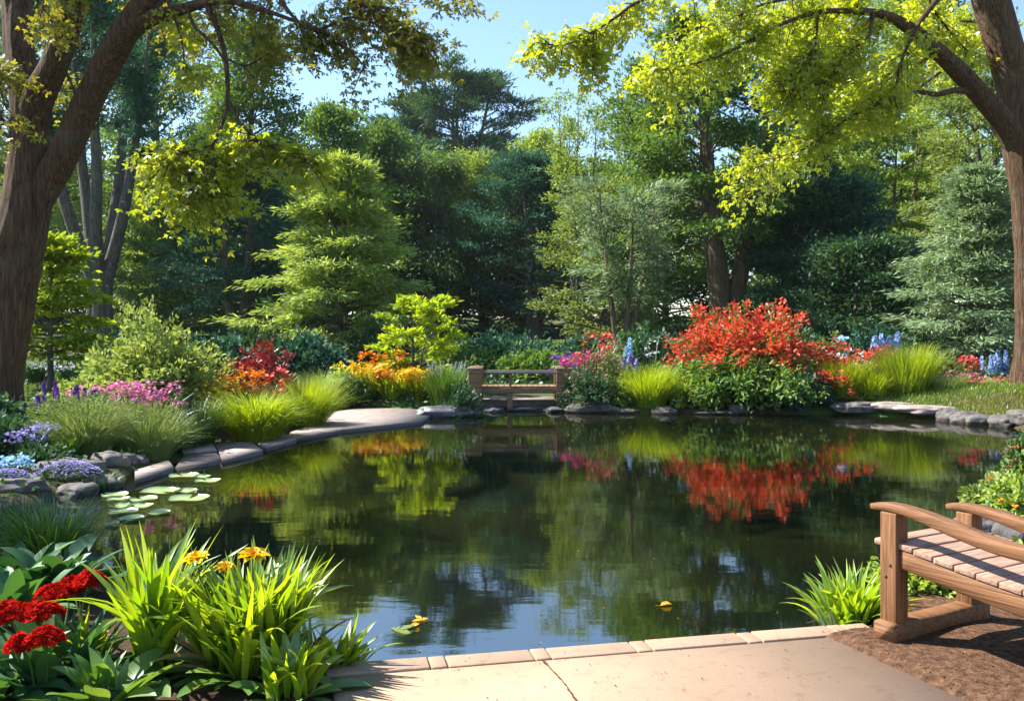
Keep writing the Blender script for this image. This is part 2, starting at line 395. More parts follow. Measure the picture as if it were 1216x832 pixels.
def watermat():
    m, nt, out = newmat('pond_water'); lk = nt.links.new
    tc = nd(nt, 'ShaderNodeTexCoord')
    mp = nd(nt, 'ShaderNodeMapping'); mp.inputs['Scale'].default_value = (.9, 2.4, 1); lk(tc.outputs['Object'], mp.inputs[0])
    n1 = nd(nt, 'ShaderNodeTexNoise'); n1.inputs['Scale'].default_value = 2.6; n1.inputs['Detail'].default_value = 3; n1.inputs['Roughness'].default_value = .45
    lk(mp.outputs[0], n1.inputs['Vector'])
    n2 = nd(nt, 'ShaderNodeTexNoise'); n2.inputs['Scale'].default_value = 11; n2.inputs['Detail'].default_value = 2; lk(mp.outputs[0], n2.inputs['Vector'])
    ma = nd(nt, 'ShaderNodeMath', operation='MULTIPLY_ADD'); lk(n2.outputs[0], ma.inputs[0]); ma.inputs[1].default_value = .10; lk(n1.outputs[0], ma.inputs[2])
    b = nd(nt, 'ShaderNodeBump'); b.inputs['Strength'].default_value = .075; b.inputs['Distance'].default_value = .010; lk(ma.outputs[0], b.inputs['Height'])
    n3 = nd(nt, 'ShaderNodeTexNoise'); n3.inputs['Scale'].default_value = .5; n3.inputs['Detail'].default_value = 5; lk(tc.outputs['Object'], n3.inputs['Vector'])
    r = ramp(nt, [(.35, (.002, .004, .003)), (.7, (.012, .013, .003))]); lk(n3.outputs[0], r.inputs[0])
    d = nd(nt, 'ShaderNodeBsdfDiffuse'); lk(r.outputs[0], d.inputs[0])
    g = nd(nt, 'ShaderNodeBsdfGlossy'); g.inputs['Roughness'].default_value = .035; lk(b.outputs[0], g.inputs['Normal'])
    fr = nd(nt, 'ShaderNodeFresnel'); fr.inputs['IOR'].default_value = 5.5; lk(b.outputs[0], fr.inputs['Normal'])
    mx = nd(nt, 'ShaderNodeMixShader'); lk(fr.outputs[0], mx.inputs[0]); lk(d.outputs[0], mx.inputs[1]); lk(g.outputs[0], mx.inputs[2])
    lk(mx.outputs[0], out.inputs[0])
    return m
M['water'] = watermat()

def woodmat(name, c1, c2, c3, sc):
    m, nt, out = newmat(name); lk = nt.links.new
    tc = nd(nt, 'ShaderNodeTexCoord'); mp = nd(nt, 'ShaderNodeMapping'); mp.inputs['Scale'].default_value = sc; lk(tc.outputs['Object'], mp.inputs[0])
    n1 = nd(nt, 'ShaderNodeTexNoise'); n1.inputs['Scale'].default_value = 1; n1.inputs['Detail'].default_value = 8; n1.inputs['Roughness'].default_value = .6; n1.inputs['Distortion'].default_value = 1.2
    lk(mp.outputs[0], n1.inputs['Vector'])
    r = ramp(nt, [(.3, c1), (.5, c2), (.72, c3)]); lk(n1.outputs[0], r.inputs[0])
    p = nd(nt, 'ShaderNodeBsdfPrincipled'); lk(r.outputs[0], p.inputs['Base Color']); p.inputs['Roughness'].default_value = .68; p.inputs['Specular IOR Level'].default_value = .25
    b = nd(nt, 'ShaderNodeBump'); b.inputs['Strength'].default_value = .6; b.inputs['Distance'].default_value = .006; lk(n1.outputs[0], b.inputs['Height'])
    lk(b.outputs[0], p.inputs['Normal']); lk(p.outputs[0], out.inputs[0])
    return m
M['wood']  = woodmat('oiled_teak', (.060, .028, .012), (.175, .082, .036), (.27, .140, .070), (2.2, 55, 55))
M['woodz'] = woodmat('oiled_teak_upright', (.060, .028, .012), (.175, .082, .036), (.27, .140, .070), (55, 55, 2.2))
M['woodp'] = woodmat('pale_pink_teak', (.17, .092, .060), (.30, .19, .14), (.40, .28, .22), (50, 3, 50))  # paler, pinker timber for the seat slats and post caps
M['woodb'] = woodmat('bridge_timber', (.11, .062, .036), (.21, .125, .07), (.30, .20, .12), (4, 30, 30))
M['woodg'] = woodmat('grey_rail_timber', (.09, .082, .075), (.17, .155, .14), (.26, .24, .22), (4, 30, 30))

# ------------------------------------------------------------------ terrain
POND = np.array([(-.70, 3.84), (1.68, 4.36), (1.92, 4.75), (2.4, 5.3), (3.3, 6.6), (3.9, 7.5), (4.75, 8.8), (5.6, 10.2), (6.6, 12), (8.0, 13.9), (8.5, 15.2),
    (8.0, 16.4), (6.5, 17.3), (4.0, 17.5), (2.2, 17.7), (.95, 17.9), (.75, 19.2), (-.45, 19.2), (-.62, 17.7), (-1.7, 16.5), (-2.6, 15.5), (-2.96, 15.0), (-3.45, 13.3), (-3.6, 12),
    (-4.0, 10.7), (-4.1, 9.4), (-4.2, 8.65), (-4.3, 8.0), (-3.6, 6.7), (-2.9, 6.0), (-1.9, 4.7)])
WZ = -.12
def sdist(x, y):
    x = np.asarray(x, float); y = np.asarray(y, float)
    best = np.full(x.shape, 1e9); inside = np.zeros(x.shape, bool)
    n = len(POND)
    for i in range(n):
        ax, ay = POND[i]; bx, by = POND[(i + 1) % n]
        dx, dy = bx - ax, by - ay
        t = np.clip(((x - ax) * dx + (y - ay) * dy) / (dx * dx + dy * dy), 0, 1)
        best = np.minimum(best, np.hypot(x - ax - t * dx, y - ay - t * dy))
        c = (ay > y) != (by > y)
        with np.errstate(divide='ignore', invalid='ignore'):
            xi = ax + (y - ay) * dx / (dy if dy else 1e-9)
        inside ^= c & (x < xi)
    return np.where(inside, -best, best)
def sst(a): a = np.clip(a, 0, 1); return a * a * (3 - 2 * a)
def zg(x, y):
    x = np.asarray(x, float); y = np.asarray(y, float)
    d = sdist(x, y)
    edge = np.where(d < .15, WZ - .03 + d * .9, np.minimum(-.015, WZ + .105 + (d - .15) * .3))
    edge = np.maximum(edge, -.8)
    rise = 1.15 * sst((y - 21) / 26) + .25 * sst((-x - 4) / 2.5) * sst((y - 8) / 4) + .10 * sst((y - 17.5) / 2)
    rise = rise + 2.6 * sst((y - 56) / 50)
    rise = rise + .42 * np.exp(-(((x - 10.2) / 2.3) ** 2 + ((y - 17.2) / 2.2) ** 2)) + .12 * sst((x - 3.6) / 1) * sst((y - 6) / 2)
    z = edge + rise * sst((d - .1) / 1.0)
    pm = (x > -5.2) & (x < -.72) & (y > 10) & (y < 19.0)
    pv = np.where(pm, sst((1.1 + 1.9 * sst((y - 13.5) / 2) - d) / .3) * sst((y - 10) / .6) * sst((19 - y) / .5) * sst((-.72 - x) / .2), 0)
    return np.where(d > .02, z + (np.minimum(z, -.115) - z) * pv, z)
def zp(x, y): return float(zg(np.array([x]), np.array([y]))[0])
def axis(parts):
    out = []
    for a, b, st in parts: out += list(np.arange(a, b, st))
    return np.array(out + [parts[-1][1]])
gx = axis([(-260, -60, 20), (-60, -20, 4), (-20, -9, .8), (-9, 12, .14), (12, 20, .8), (20, 60, 4), (60, 260, 20)])
gy = axis([(-40, 0, 4), (0, 2, .5), (2, 21, .14), (21, 30, .7), (30, 60, 2.5), (60, 420, 30)])
GX, GY = np.meshgrid(gx, gy)
GZ = zg(GX, GY)
idx = np.arange(GX.size).reshape(GX.shape)
mb = MB(); mb.add(np.stack([GX, GY, GZ], -1), np.stack([idx[:-1, :-1], idx[:-1, 1:], idx[1:, 1:], idx[1:, :-1]], -1).reshape(-1, 4))
tag(mb.build('ground', M['ground'], smooth=True), kind='structure')
mb = MB(); mb.add([(-5.5, 3.2, WZ), (9.5, 3.2, WZ), (9.5, 19.8, WZ), (-5.5, 19.8, WZ)], [(0, 1, 2, 3)])
tag(mb.build('water', M['water']), kind='structure')

# terrace slab, coping blocks, mulch bed
A0 = np.array((-.80, 3.79)); A1 = np.array((1.72, 4.345))
tdir = (A1 - A0) / np.linalg.norm(A1 - A0); tn = np.array((-tdir[1], tdir[0]))
def slabmat():
    m, nt, out = newmat('sand_concrete'); lk = nt.links.new
    tc = nd(nt, 'ShaderNodeTexCoord')
    n1 = nd(nt, 'ShaderNodeTexNoise'); n1.inputs['Scale'].default_value = 2.2; n1.inputs['Detail'].default_value = 5
    n2 = nd(nt, 'ShaderNodeTexNoise'); n2.inputs['Scale'].default_value = 160; n2.inputs['Detail'].default_value = 3
    n3 = nd(nt, 'ShaderNodeTexNoise'); n3.inputs['Scale'].default_value = 14; n3.inputs['Detail'].default_value = 8; n3.inputs['Roughness'].default_value = .7
    for n in (n1, n2, n3): lk(tc.outputs['Object'], n.inputs['Vector'])
    r = ramp(nt, [(.3, (.285, .198, .138)), (.7, (.330, .233, .166))]); lk(n1.outputs[0], r.inputs[0])
    r2 = ramp(nt, [(.25, (.72, .72, .72)), (.5, (1, 1, 1)), (.8, (1.08, 1.08, 1.08))]); lk(n2.outputs[0], r2.inputs[0])
    r3 = ramp(nt, [(.30, (.74, .71, .68)), (.46, (1, 1, 1))]); lk(n3.outputs[0], r3.inputs[0])
    m1 = nd(nt, 'ShaderNodeMix', data_type='RGBA', blend_type='MULTIPLY'); m1.inputs[0].default_value = 1; lk(r.outputs[0], m1.inputs[6]); lk(r2.outputs[0], m1.inputs[7])
    m2 = nd(nt, 'ShaderNodeMix', data_type='RGBA', blend_type='MULTIPLY'); m2.inputs[0].default_value = 1; lk(m1.outputs[2], m2.inputs[6]); lk(r3.outputs[0], m2.inputs[7])
    p = nd(nt, 'ShaderNodeBsdfPrincipled'); p.inputs['Roughness'].default_value = .85; p.inputs['Specular IOR Level'].default_value = .2; lk(m2.outputs[2], p.inputs['Base Color'])
    b = nd(nt, 'ShaderNodeBump'); b.inputs['Strength'].default_value = .25; b.inputs['Distance'].default_value = .003; lk(n2.outputs[0], b.inputs['Height'])
    lk(b.outputs[0], p.inputs['Normal']); lk(p.outputs[0], out.inputs[0])
    return m
M['slab'] = slabmat()
mb = MB()
s0 = A0 - tn * .145; s1 = A1 - tn * .145 - tdir * .12
prism(mb, [s0 + tdir * .02, s1 - tdir * .14, (1.755, 3.41), (2.32, 2.1), (2.32, -3), (-1.6, -3), (-.95, 1.5), (-.62, 3.2)][::-1], -.10, 0.0, bev=.008)
tag(mb.build('terrace', M['slab']), kind='structure')
mb = MB(); Lc = np.linalg.norm(A1 - A0); s = 0; r_ = rs(5); k = 0
while s < Lc - .05:
    l = .40 + r_.uniform(-.05, .06) if k % 2 == 0 else .075
    l = min(l, Lc - s)
    c = A0 + tdir * (s + l / 2) - tn * .068
    cuboid(mb, (c[0], c[1], -.092 + r_.uniform(-.002, .002)), (l - .006, .132, .19), rotz(math.atan2(tdir[1], tdir[0])), bev=.006, seg=2)
    s += l; k += 1
tag(mb.build('coping', M['slab']), kind='structure')
mb = MB()                                                        # weathered joint across the slab
pts = spline([(*(W(645, 785, 3.83)[:2]), 0), (.20, 3.62, 0), (.235, 3.47, 0), (.26, 3.36, 0), (.30, 3.2, 0), (.33, 2.9, 0)], 40)
r_ = rs(8); w = .0035 * (1 + .9 * np.sin(np.arange(40) * 1.1) * r_.uniform(0, 1, 40)); w[::5] *= 2
L_ = pts + np.array((-1, 0, 0)) * w[:, None] + r_.normal(0, .002, (40, 3)) * (1, 1, 0); R_ = pts + np.array((1, 0, 0)) * w[:, None]
v = np.stack([L_, R_], 1).reshape(-1, 3); v[:, 2] = .004
mb.add(v, [(2 * i, 2 * i + 1, 2 * i + 3, 2 * i + 2) for i in range(39)])
tag(mb.build('terrace_crack_line', M['soil']), kind='structure')
mb = MB()                                                        # mulch bed under the bench: a lumpy sheet
poly_x = np.linspace(1.2, 4.6, 90); poly_y = np.linspace(1.2, 5.0, 100)
PX, PY = np.meshgrid(poly_x, poly_y)
e_line = 1.755 + (3.41 - PY) * .42              # terrace edge
in_ = (PX > e_line - .14) & (sdist(PX, PY) > .10)
PZ = zg(PX, PY) + .012 + .018 * np.array([[noise.noise((x * 3, y * 3, 0)) for x in poly_x] for y in poly_y])
PZ = np.maximum(PZ, -.03) - .012 + .045 * sst((PX - e_line + .02) / .12)
idx = np.arange(PX.size).reshape(PX.shape); ok = in_[:-1, :-1] & in_[:-1, 1:] & in_[1:, 1:] & in_[1:, :-1]
q = np.stack([idx[:-1, :-1], idx[:-1, 1:], idx[1:, 1:], idx[1:, :-1]], -1)[ok]
mb.add(np.stack([PX, PY, PZ], -1), q)
tag(mb.build('mulch_ground', M['soil'], smooth=True), kind='structure')

# flagstone path along the pond, seen between the grasses
def gpt(px, py, z): D = (EYE - z) * FPX / (py - 400); return (X(px, D), D)
mb = MB()
slabs = [[(208, 551), (262, 543), (258, 534), (218, 537)], [(218, 535), (258, 532), (252, 524), (214, 528)], [(264, 543), (312, 532), (302, 526), (260, 534)],
         [(260, 531), (302, 524), (292, 518), (254, 523)], [(316, 529), (352, 519), (340, 514), (306, 524)], [(160, 566), (206, 552), (200, 544), (160, 556)]]
for i, p in enumerate(slabs): prism(mb, [gpt(a, b, -.04) for a, b in p][::-1], -.3, -.078 + .010 * (i % 3), bev=.012)
prism(mb, [gpt(a, b, -.04) for a, b in [(340, 520), (405, 508), (455, 503), (500, 498), (514, 489), (505, 485), (470, 483), (420, 484), (398, 487), (376, 500), (345, 511)]][::-1], -.3, -.062, bev=.015)
tag(mb.build('path', M['rockp']), kind='structure')
mb = MB()
prism(mb, [(-.75, 19.0), (-.45, 18.9), (1.0, 19.0), (1.9, 19.7), (2.0, 22.5), (-.5, 22.5)], -.3, .06, bev=.03)
tag(mb.build('pale_path', M['rockp']), kind='structure')

# ------------------------------------------------------------------ trees
UP = np.array((0, 0, 1.))
PROF = {
    'cone': lambda t: (1 - t) ** .75 * .92 + .08,
    'dome': lambda t: math.sqrt(max(0, 1 - ((t - .35) / .67) ** 2)) * .97 + .03,
    'vase': lambda t: (.35 + .75 * t) * (1 if t < .72 else max(.12, 1 - ((t - .72) / .28) ** 2 * .85)),
    'umbrella': lambda t: (.25 + .9 * t) * (1 if t < .8 else 1 - ((t - .8) / .2) * .6),
    'column': lambda t: min(1, t * 6 + .3) * (1 - max(0, t - .6) / .4) ** .6 + .04,
}
def scatter(mb, C, Dn, k, rng, sig, flat, L, Wd, jit=.5, droop=.0, tilt=.6, shape='diamond'):
    C = np.repeat(np.asarray(C), k, 0); Dn = np.repeat(np.asarray(Dn), k, 0); n = len(C)
    C = C + rng.normal(0, 1, (n, 3)) * sig * np.array((1, 1, flat))
    A = Dn + rng.normal(0, jit, (n, 3)); A[:, 2] -= droop
    N = UP + rng.normal(0, tilt, (n, 3))
    s = rng.uniform(.6, 1.25, n)
    leaves(mb, C, A, N, L * s, Wd * s, shape)

def tree(name, label, x, y, top, R, mat, bark='barkg', tr=.25, stems=1, splay=.12, fork=.12, cb=.2, prof='dome', nb=60, tw=6, k=12,
         sig=.22, flat=.5, L=.3, Wd=.09, elev=(.1, .9), curve=-.1, droop=.2, jit=.5, tilt=.6, seed=1, lean=(0, 0), branch_r=1.0, group='trees behind the pond', gap=0.15, shape='diamond', twfac=.34):
    if group: L, Wd, k = L * .60, Wd * .62, int(k * 2.1)
    rng = rs(seed); z0 = zp(x, y) - .05; H = top - z0
    root = thing(name, label, 'tree', (x, y, z0), group)
    tk = MB(); lf = MB(); st = []
    ts = np.linspace(0, 1, 11)
    for i in range(stems):
        az = 2 * math.pi * (i + rng.uniform(-.25, .25)) / stems; sp = splay * rng.uniform(.6, 1.2) if stems > 1 else 0
        P = np.zeros((11, 3)); f = np.clip((ts - fork) / (1 - fork), 0, 1)
        wob = np.cumsum(rng.normal(0, .012 * H / 10, (11, 2)), 0); wob -= wob[0]
        P[:, 0] = math.cos(az) * (sp * H * f ** .75 + tr * .45 * (stems > 1)) + wob[:, 0] * 2.2 + lean[0] * ts ** 1.4
        P[:, 1] = math.sin(az) * (sp * H * f ** .75 + tr * .45 * (stems > 1)) + wob[:, 1] * 2.2 + lean[1] * ts ** 1.4
        P[:, 2] = ts * H * (rng.uniform(.86, .98) if stems > 1 else .97)
        rr = tr * (.62 if stems > 1 else 1) * (1 - ts * .93) ** .8; rr[0] *= 1.35
        P = spline(P, 24); R_ = np.interp(np.linspace(0, 1, 24), ts, rr)
        tube(tk, P, R_, 9); st.append((P, R_, az))
    Cs, Ds = [], []
    for j in range(nb):
        t = (j + rng.uniform(.2, .8)) / nb; h = cb + (1 - cb) * t ** .95
        P, R_, saz = st[j % stems]
        i = min(22, int(h * 23)); p0 = P[i] + (P[i + 1] - P[i]) * (h * 23 - i)
        az = j * 2.39996 + rng.uniform(-.3, .3)
        if stems > 1: az = saz + (((az - saz + math.pi) % (2 * math.pi)) - math.pi) * .62
        l = R * PROF[prof](t) * (rng.uniform(.5, 1.25) if prof == 'cone' else rng.uniform(.66, 1.15))
        if stems > 1: l = max(.3 * R * PROF[prof](t), l - math.hypot(p0[0], p0[1]) * .7)
        e = elev[0] + (elev[1] - elev[0]) * t + rng.uniform(-.12, .12)
        s = np.linspace(0, 1, 7)[:, None]; hd = np.array((math.cos(az), math.sin(az), 0))
        B = p0 + hd * l * math.cos(e) * s + UP * l * (math.sin(e) * s + curve * s * s) + np.cumsum(rng.normal(0, .025 * l, (7, 3)), 0) * s
        r0 = min(R_[i] * .55, .012 + l * .018) * branch_r
        tube(tk, B, np.linspace(r0, .008, 7), 5)
        if rng.uniform() < gap: continue
        for q in range(tw):
            u = rng.uniform(.28, 1) if q else 1.0
            ii = min(5, int(u * 6)); p = B[ii] + (B[ii + 1] - B[ii]) * (u * 6 - ii); bd = unit(B[ii + 1] - B[ii])
            ang = rng.choice([-1, 1]) * rng.uniform(.45, 1.15) if q else 0
            d = np.array((bd[0] * math.cos(ang) - bd[1] * math.sin(ang), bd[0] * math.sin(ang) + bd[1] * math.cos(ang), bd[2] * .7 + rng.uniform(-.1, .25)))
            tl = l * twfac * (1.15 - .6 * u) * rng.uniform(.7, 1.3) + .15
            for c in (.35, .7, 1.0):
                Cs.append(p + d * tl * c + UP * (-.12 * tl * c * c)); Ds.append(d)
    scatter(lf, Cs, Ds, k, rng, sig, flat, L, Wd, jit, droop, tilt, shape)
    tk.build('trunk', M[bark], root, smooth=True)
    lf.build('crown', M[mat], root)
    return root

def T(name, label, px, D, pytop, hw, mat, **kw):
    return tree(name, label, X(px, D), D, Z(pytop, D), hw * D / FPX, mat, **kw)
FE = dict(prof='cone', elev=(.15, .9), curve=-.15, flat=.35, L=.42, Wd=.085, jit=.35, droop=.35, sig=.20, nb=90, tw=7, k=11)
DO = dict(prof='dome', elev=(.1, 1.1), curve=-.05, flat=.55, L=.30, Wd=.15, jit=.6, sig=.26, nb=70, tw=7, k=11)
T('cedar_tree', 'tall blue-green cedar with bare fanning limbs behind the forked brown trunk', 120, 33.5, -40, 92, 'teal', bark='barkg', tr=.50, stems=5, splay=.15, fork=.20, cb=.56,
  prof='umbrella', elev=(.5, 1.0), curve=-.1, nb=60, tw=7, k=13, L=.4, Wd=.10, flat=.35, sig=.3, seed=11, branch_r=2.2)
T('small_maple_tree', 'small yellow-green layered tree just behind the forked trunk', 60, 18.4, 290, 44, 'chart', tr=.07, cb=.22, seed=12, **{**FE, 'prof': 'dome', 'L': .24, 'Wd': .11, 'nb': 46, 'flat': .22, 'k': 7, 'gap': .2, 'sig': .13})
T('pine_tree', 'dark tree with a tan twin trunk behind the burgundy shrub', 280, 33, 172, 80, 'teal', bark='barkt', tr=.30, stems=2, splay=.05, cb=.22, seed=13, **{**DO, 'flat': .35, 'L': .38, 'Wd': .09})
T('cypress_tree', 'pale green feathery conifer sweeping low behind the chartreuse sapling', 408, 28, 192, 104, 'fresh', bark='barkg', tr=.22, cb=.07, seed=14, **{**FE, 'nb': 120})
T('pine_tree', 'dark plated pine alone against the sky, tallest at the centre', 537, 105, 72, 86, 'dark', bark='barkg', tr=1.0, stems=5, splay=.13, fork=.36, cb=.46, prof='dome', elev=(.12, .6), curve=.06,
  nb=100, tw=6, k=14, gap=.14, L=1.2, Wd=.25, flat=.10, sig=.62, seed=15, branch_r=1.3)
T('cypress_tree', 'drooping domed cypress behind the wooden footbridge, on several dark trunks', 512, 60, 182, 76, 'mid', tr=.42, stems=5, splay=.09, fork=.05, cb=.3, seed=16, **{**DO, 'droop': .7, 'curve': -.4, 'flat': 1.0, 'L': .55, 'Wd': .13, 'sig': .34, 'nb': 90})
T('yew_tree', 'dark blue-green yew in stacked layers behind the footbridge', 632, 57, 180, 78, 'teal', tr=.45, stems=3, splay=.06, cb=.16, seed=17, **{**DO, 'flat': .25, 'L': .5, 'Wd': .14, 'nb': 100, 'prof': 'column', 'sig': .34})
T('small_maple_tree', 'small grey-green umbrella tree with fanned branches and a short pale trunk', 738, 26, 222, 76, 'silver', bark='barkt', tr=.17, stems=5, splay=.15, fork=.14, cb=.42, seed=18,
  prof='umbrella', elev=(.3, .9), curve=-.12, nb=56, tw=5, k=7, L=.32, Wd=.075, flat=.28, sig=.2, droop=.2, jit=.35)
T('oak_tree', 'huge green tree with a stout forked trunk rising behind the scarlet shrub', 862, 31, 34, 122, 'mid', bark='barkt', tr=.62, stems=3, splay=.10, fork=.24, cb=.36, seed=19, **{**DO, 'nb': 120, 'L': .36, 'Wd': .13, 'flat': .4, 'k': 12})
T('birch_tree', 'thin yellow-green tree with sparse upright twigs beside the sky gap', 686, 50, 110, 46, 'light', tr=.16, stems=4, splay=.10, fork=.1, cb=.35, prof='vase', elev=(.8, 1.2), nb=50, tw=5, k=8, L=.34, Wd=.14, sig=.3, seed=20)
T('yew_tree', 'broad dark teal yew filling the shade next to the scarlet shrub', 975, 30, 224, 98, 'teal', tr=.25, stems=3, splay=.10, cb=.08, seed=21, **{**DO, 'flat': .3, 'L': .42, 'Wd': .10, 'nb': 90})
T('willow_tree', 'light green weeping tree on a sheaf of slim pale stems', 1058, 39, 128, 80, 'light', bark='barkt', tr=.20, stems=7, splay=.13, fork=.02, cb=.48, seed=22, **{**FE, 'prof': 'vase', 'elev': (.5, 1.), 'curve': -.3, 'droop': .5})
T('silver_fir_tree', 'pale silvery fir with drooping sprays beside the trunk at the frame edge', 1166, 22, 204, 92, 'silver', tr=.13, cb=.05, seed=23, **{**FE, 'nb': 110, 'L': .30, 'Wd': .06, 'sig': .15})
T('beech_tree', 'rounded mid green tree under the sky, beyond the pale conifer', 398, 54, 138, 60, 'mid', tr=.25, cb=.15, seed=24, **{**DO, 'L': .42, 'Wd': .22, 'sig': .4})
T('beech_tree', 'lower rounded green tree between the lone pine and the pale conifer', 452, 60, 160, 52, 'mid', tr=.25, cb=.15, seed=25, **{**DO, 'L': .42, 'Wd': .22, 'sig': .4})
T('beech_tree', 'tall grey-green tree closing the wood at the left edge', 20, 42, -60, 120, 'olive', tr=.4, cb=.12, seed=26, **{**DO, 'L': .42, 'Wd': .2, 'sig': .42, 'nb': 90})
T('beech_tree', 'tall shaded tree filling the wood behind the fanning cedar', 190, 58, 10, 90, 'mid', tr=.4, cb=.12, seed=27, **{**DO, 'L': .44, 'Wd': .2, 'sig': .42, 'nb': 90})
T('beech_tree', 'green tree whose top shows behind the hanging maple spray', 300, 48, 40, 78, 'mid', tr=.3, cb=.1, seed=28, **{**DO, 'L': .42, 'Wd': .22, 'sig': .4, 'nb': 80})
T('willow_tree', 'sunlit yellow-green tree low in the gap behind the cedar limbs', 196, 47, 200, 70, 'light', tr=.2, cb=.05, seed=29, **{**DO, 'L': .36, 'Wd': .14, 'sig': .32})
T('oak_tree', 'tall shaded tree behind the yellow-green overhanging branches', 965, 46, 30, 92, 'dark', tr=.4, cb=.12, seed=30, **{**DO, 'L': .42, 'Wd': .2, 'sig': .4, 'nb': 90})
T('oak_tree', 'tall sunlit light green tree in the wood above the weeping tree', 1095, 50, -10, 110, 'light', tr=.4, cb=.12, seed=31, **{**DO, 'L': .44, 'Wd': .22, 'sig': .42, 'nb': 90})
T('oak_tree', 'grey-green tree with dark arching limbs behind the silvery fir', 1190, 34, 60, 100, 'olive', tr=.34, cb=.25, seed=32, stems=3, splay=.12, fork=.2, **{**DO, 'L': .36, 'Wd': .11, 'flat': .35, 'nb': 80})
T('beech_tree', 'mid green tree filling the gap on the near side of the double trunk', 770, 46, 92, 66, 'mid', tr=.3, cb=.12, seed=33, **{**DO, 'L': .4, 'Wd': .2, 'sig': .38})
T('beech_tree', 'pale green crown just under the sky between pine and thin tree', 640, 62, 166, 54, 'light', tr=.25, cb=.1, seed=34, **{**DO, 'L': .46, 'Wd': .24, 'sig': .42})
T('beech_tree', 'deep green tree beneath the lone pine', 572, 66, 194, 60, 'light', tr=.25, cb=.08, seed=35, **{**DO, 'L': .4, 'Wd': .2, 'sig': .36})
T('holly_tree', 'low dark tree on a thin double trunk beside the blue flower spires', 1022, 26, 296, 60, 'dark', bark='barkt', tr=.13, stems=2, splay=.05, cb=.32, seed=36, **{**DO, 'nb': 50, 'L': .26, 'Wd': .10, 'flat': .4})
T('holly_tree', 'dark conical tree in shade beside the pale feathery conifer', 322, 37, 222, 52, 'dark', tr=.16, cb=.05, seed=37, **{**FE, 'nb': 70})
T('holly_tree', 'sunlit olive tree in the dip behind the umbrella tree', 715, 38, 235, 60, 'olive', tr=.18, cb=.06, seed=38, **{**DO, 'L': .34, 'Wd': .13})
T('holly_tree', 'dark spreading tree between the fanning cedar and the tan twin trunk', 212, 42, 272, 66, 'mid', tr=.2, cb=.04, seed=39, **{**DO, 'flat': .3, 'L': .36, 'Wd': .10, 'nb': 80})

bt = T('far_tree', 'rounded tree of the farthest row, low behind the stout forked trunk', 905, 70, 245, 110, 'mid', tr=.3, cb=.02, seed=41, group='farthest row of trees', **{**DO, 'L': .6, 'Wd': .3, 'sig': .55})
for px, D, rz, lab in ((60, 68, 1, 'rounded tree of the farthest row, behind the fanning cedar'), (200, 72, 2, 'rounded tree of the farthest row, low between cedar and twin trunk'), (340, 70, 3, 'rounded tree of the farthest row, behind the dark conical tree'),
        (470, 68, 4, 'rounded tree of the farthest row, under the lone pine'), (580, 74, 5, 'rounded tree of the farthest row, glimpsed above the low hedge mounds'), (690, 66, .5, 'rounded tree of the farthest row, behind the umbrella tree'),
        (790, 72, 1.5, 'rounded tree of the farthest row, near side of the double trunk'), (1010, 68, 2.5, 'rounded tree of the farthest row, behind the thin double trunk'), (1120, 72, 3.5, 'rounded tree of the farthest row, behind the silvery fir'), (1220, 66, 4.5, 'rounded tree of the farthest row, at the right frame edge'), (-20, 70, 5.5, 'rounded tree of the farthest row, at the left frame edge')):
    clone(bt, (X(px, D), D, zp(X(px, D), D) - .1), lab, rz)

# two near trees whose limbs frame the view: limbs traced as real curves at their own depth
def limb(mb, pts, n=20, sides=12, rscale=1.0):
    rscale *= .86 if pts[0][0] > 700 else .93
    """pts: (px, py, width px, depth)"""
    P = np.array([W(a, b, d) for a, b, w, d in pts]); R_ = np.array([w * d / FPX / 2 for a, b, w, d in pts]) * rscale
    Q = spline(P, n); r = np.interp(np.linspace(0, len(pts) - 1, n), np.arange(len(pts)), R_)
    big = pts[0][2] >= 26
    if big: Q2 = spline(P, n * 4); tube(mb, Q2, np.interp(np.linspace(0, len(pts) - 1, n * 4), np.arange(len(pts)), R_), 44, rough=.13, flare=.45 if pts[0][2] > 55 else 0)
    else: tube(mb, Q, r, sides, rough=.08 if pts[0][2] > 6 else 0)
    return Q
def spray(lf, tk, Q, rng, n, tl, k=9, L=.082, Wd=.056, sig=.11, s0=.2, down=.25, flat=.55, levels=5):
    """leafy twigs leaving the path Q"""
    tl *= 1.0; n = int(n * .62); Cs, Ds = [], []
    for i in range(n):
        u = rng.uniform(s0, 1) * (len(Q) - 1.001); a = int(u); p = Q[a] + (Q[a + 1] - Q[a]) * (u - a)
        bd = unit(Q[a + 1] - Q[a]); d = unit(bd * .6 + rng.normal(0, .75, 3) + np.array((0, 0, -down * .3)))
        l = tl * rng.uniform(.45, 1.2)
        tw = np.array([p + d * l * s + UP * (-down * l * s * s) for s in np.linspace(0, 1, 5)])
        tube(tk, tw, np.linspace(.010, .003, 5), 4, cap=False)
        for c in np.linspace(.4, 1.05, levels):
            Cs.append(p + d * l * c + UP * (-down * l * c * c) + np.array((0, .22, 0))); Ds.append(d)
    if Cs: scatter(lf, Cs, Ds, k, rng, sig, flat, L, Wd, .7, .35, .55, 'maple')

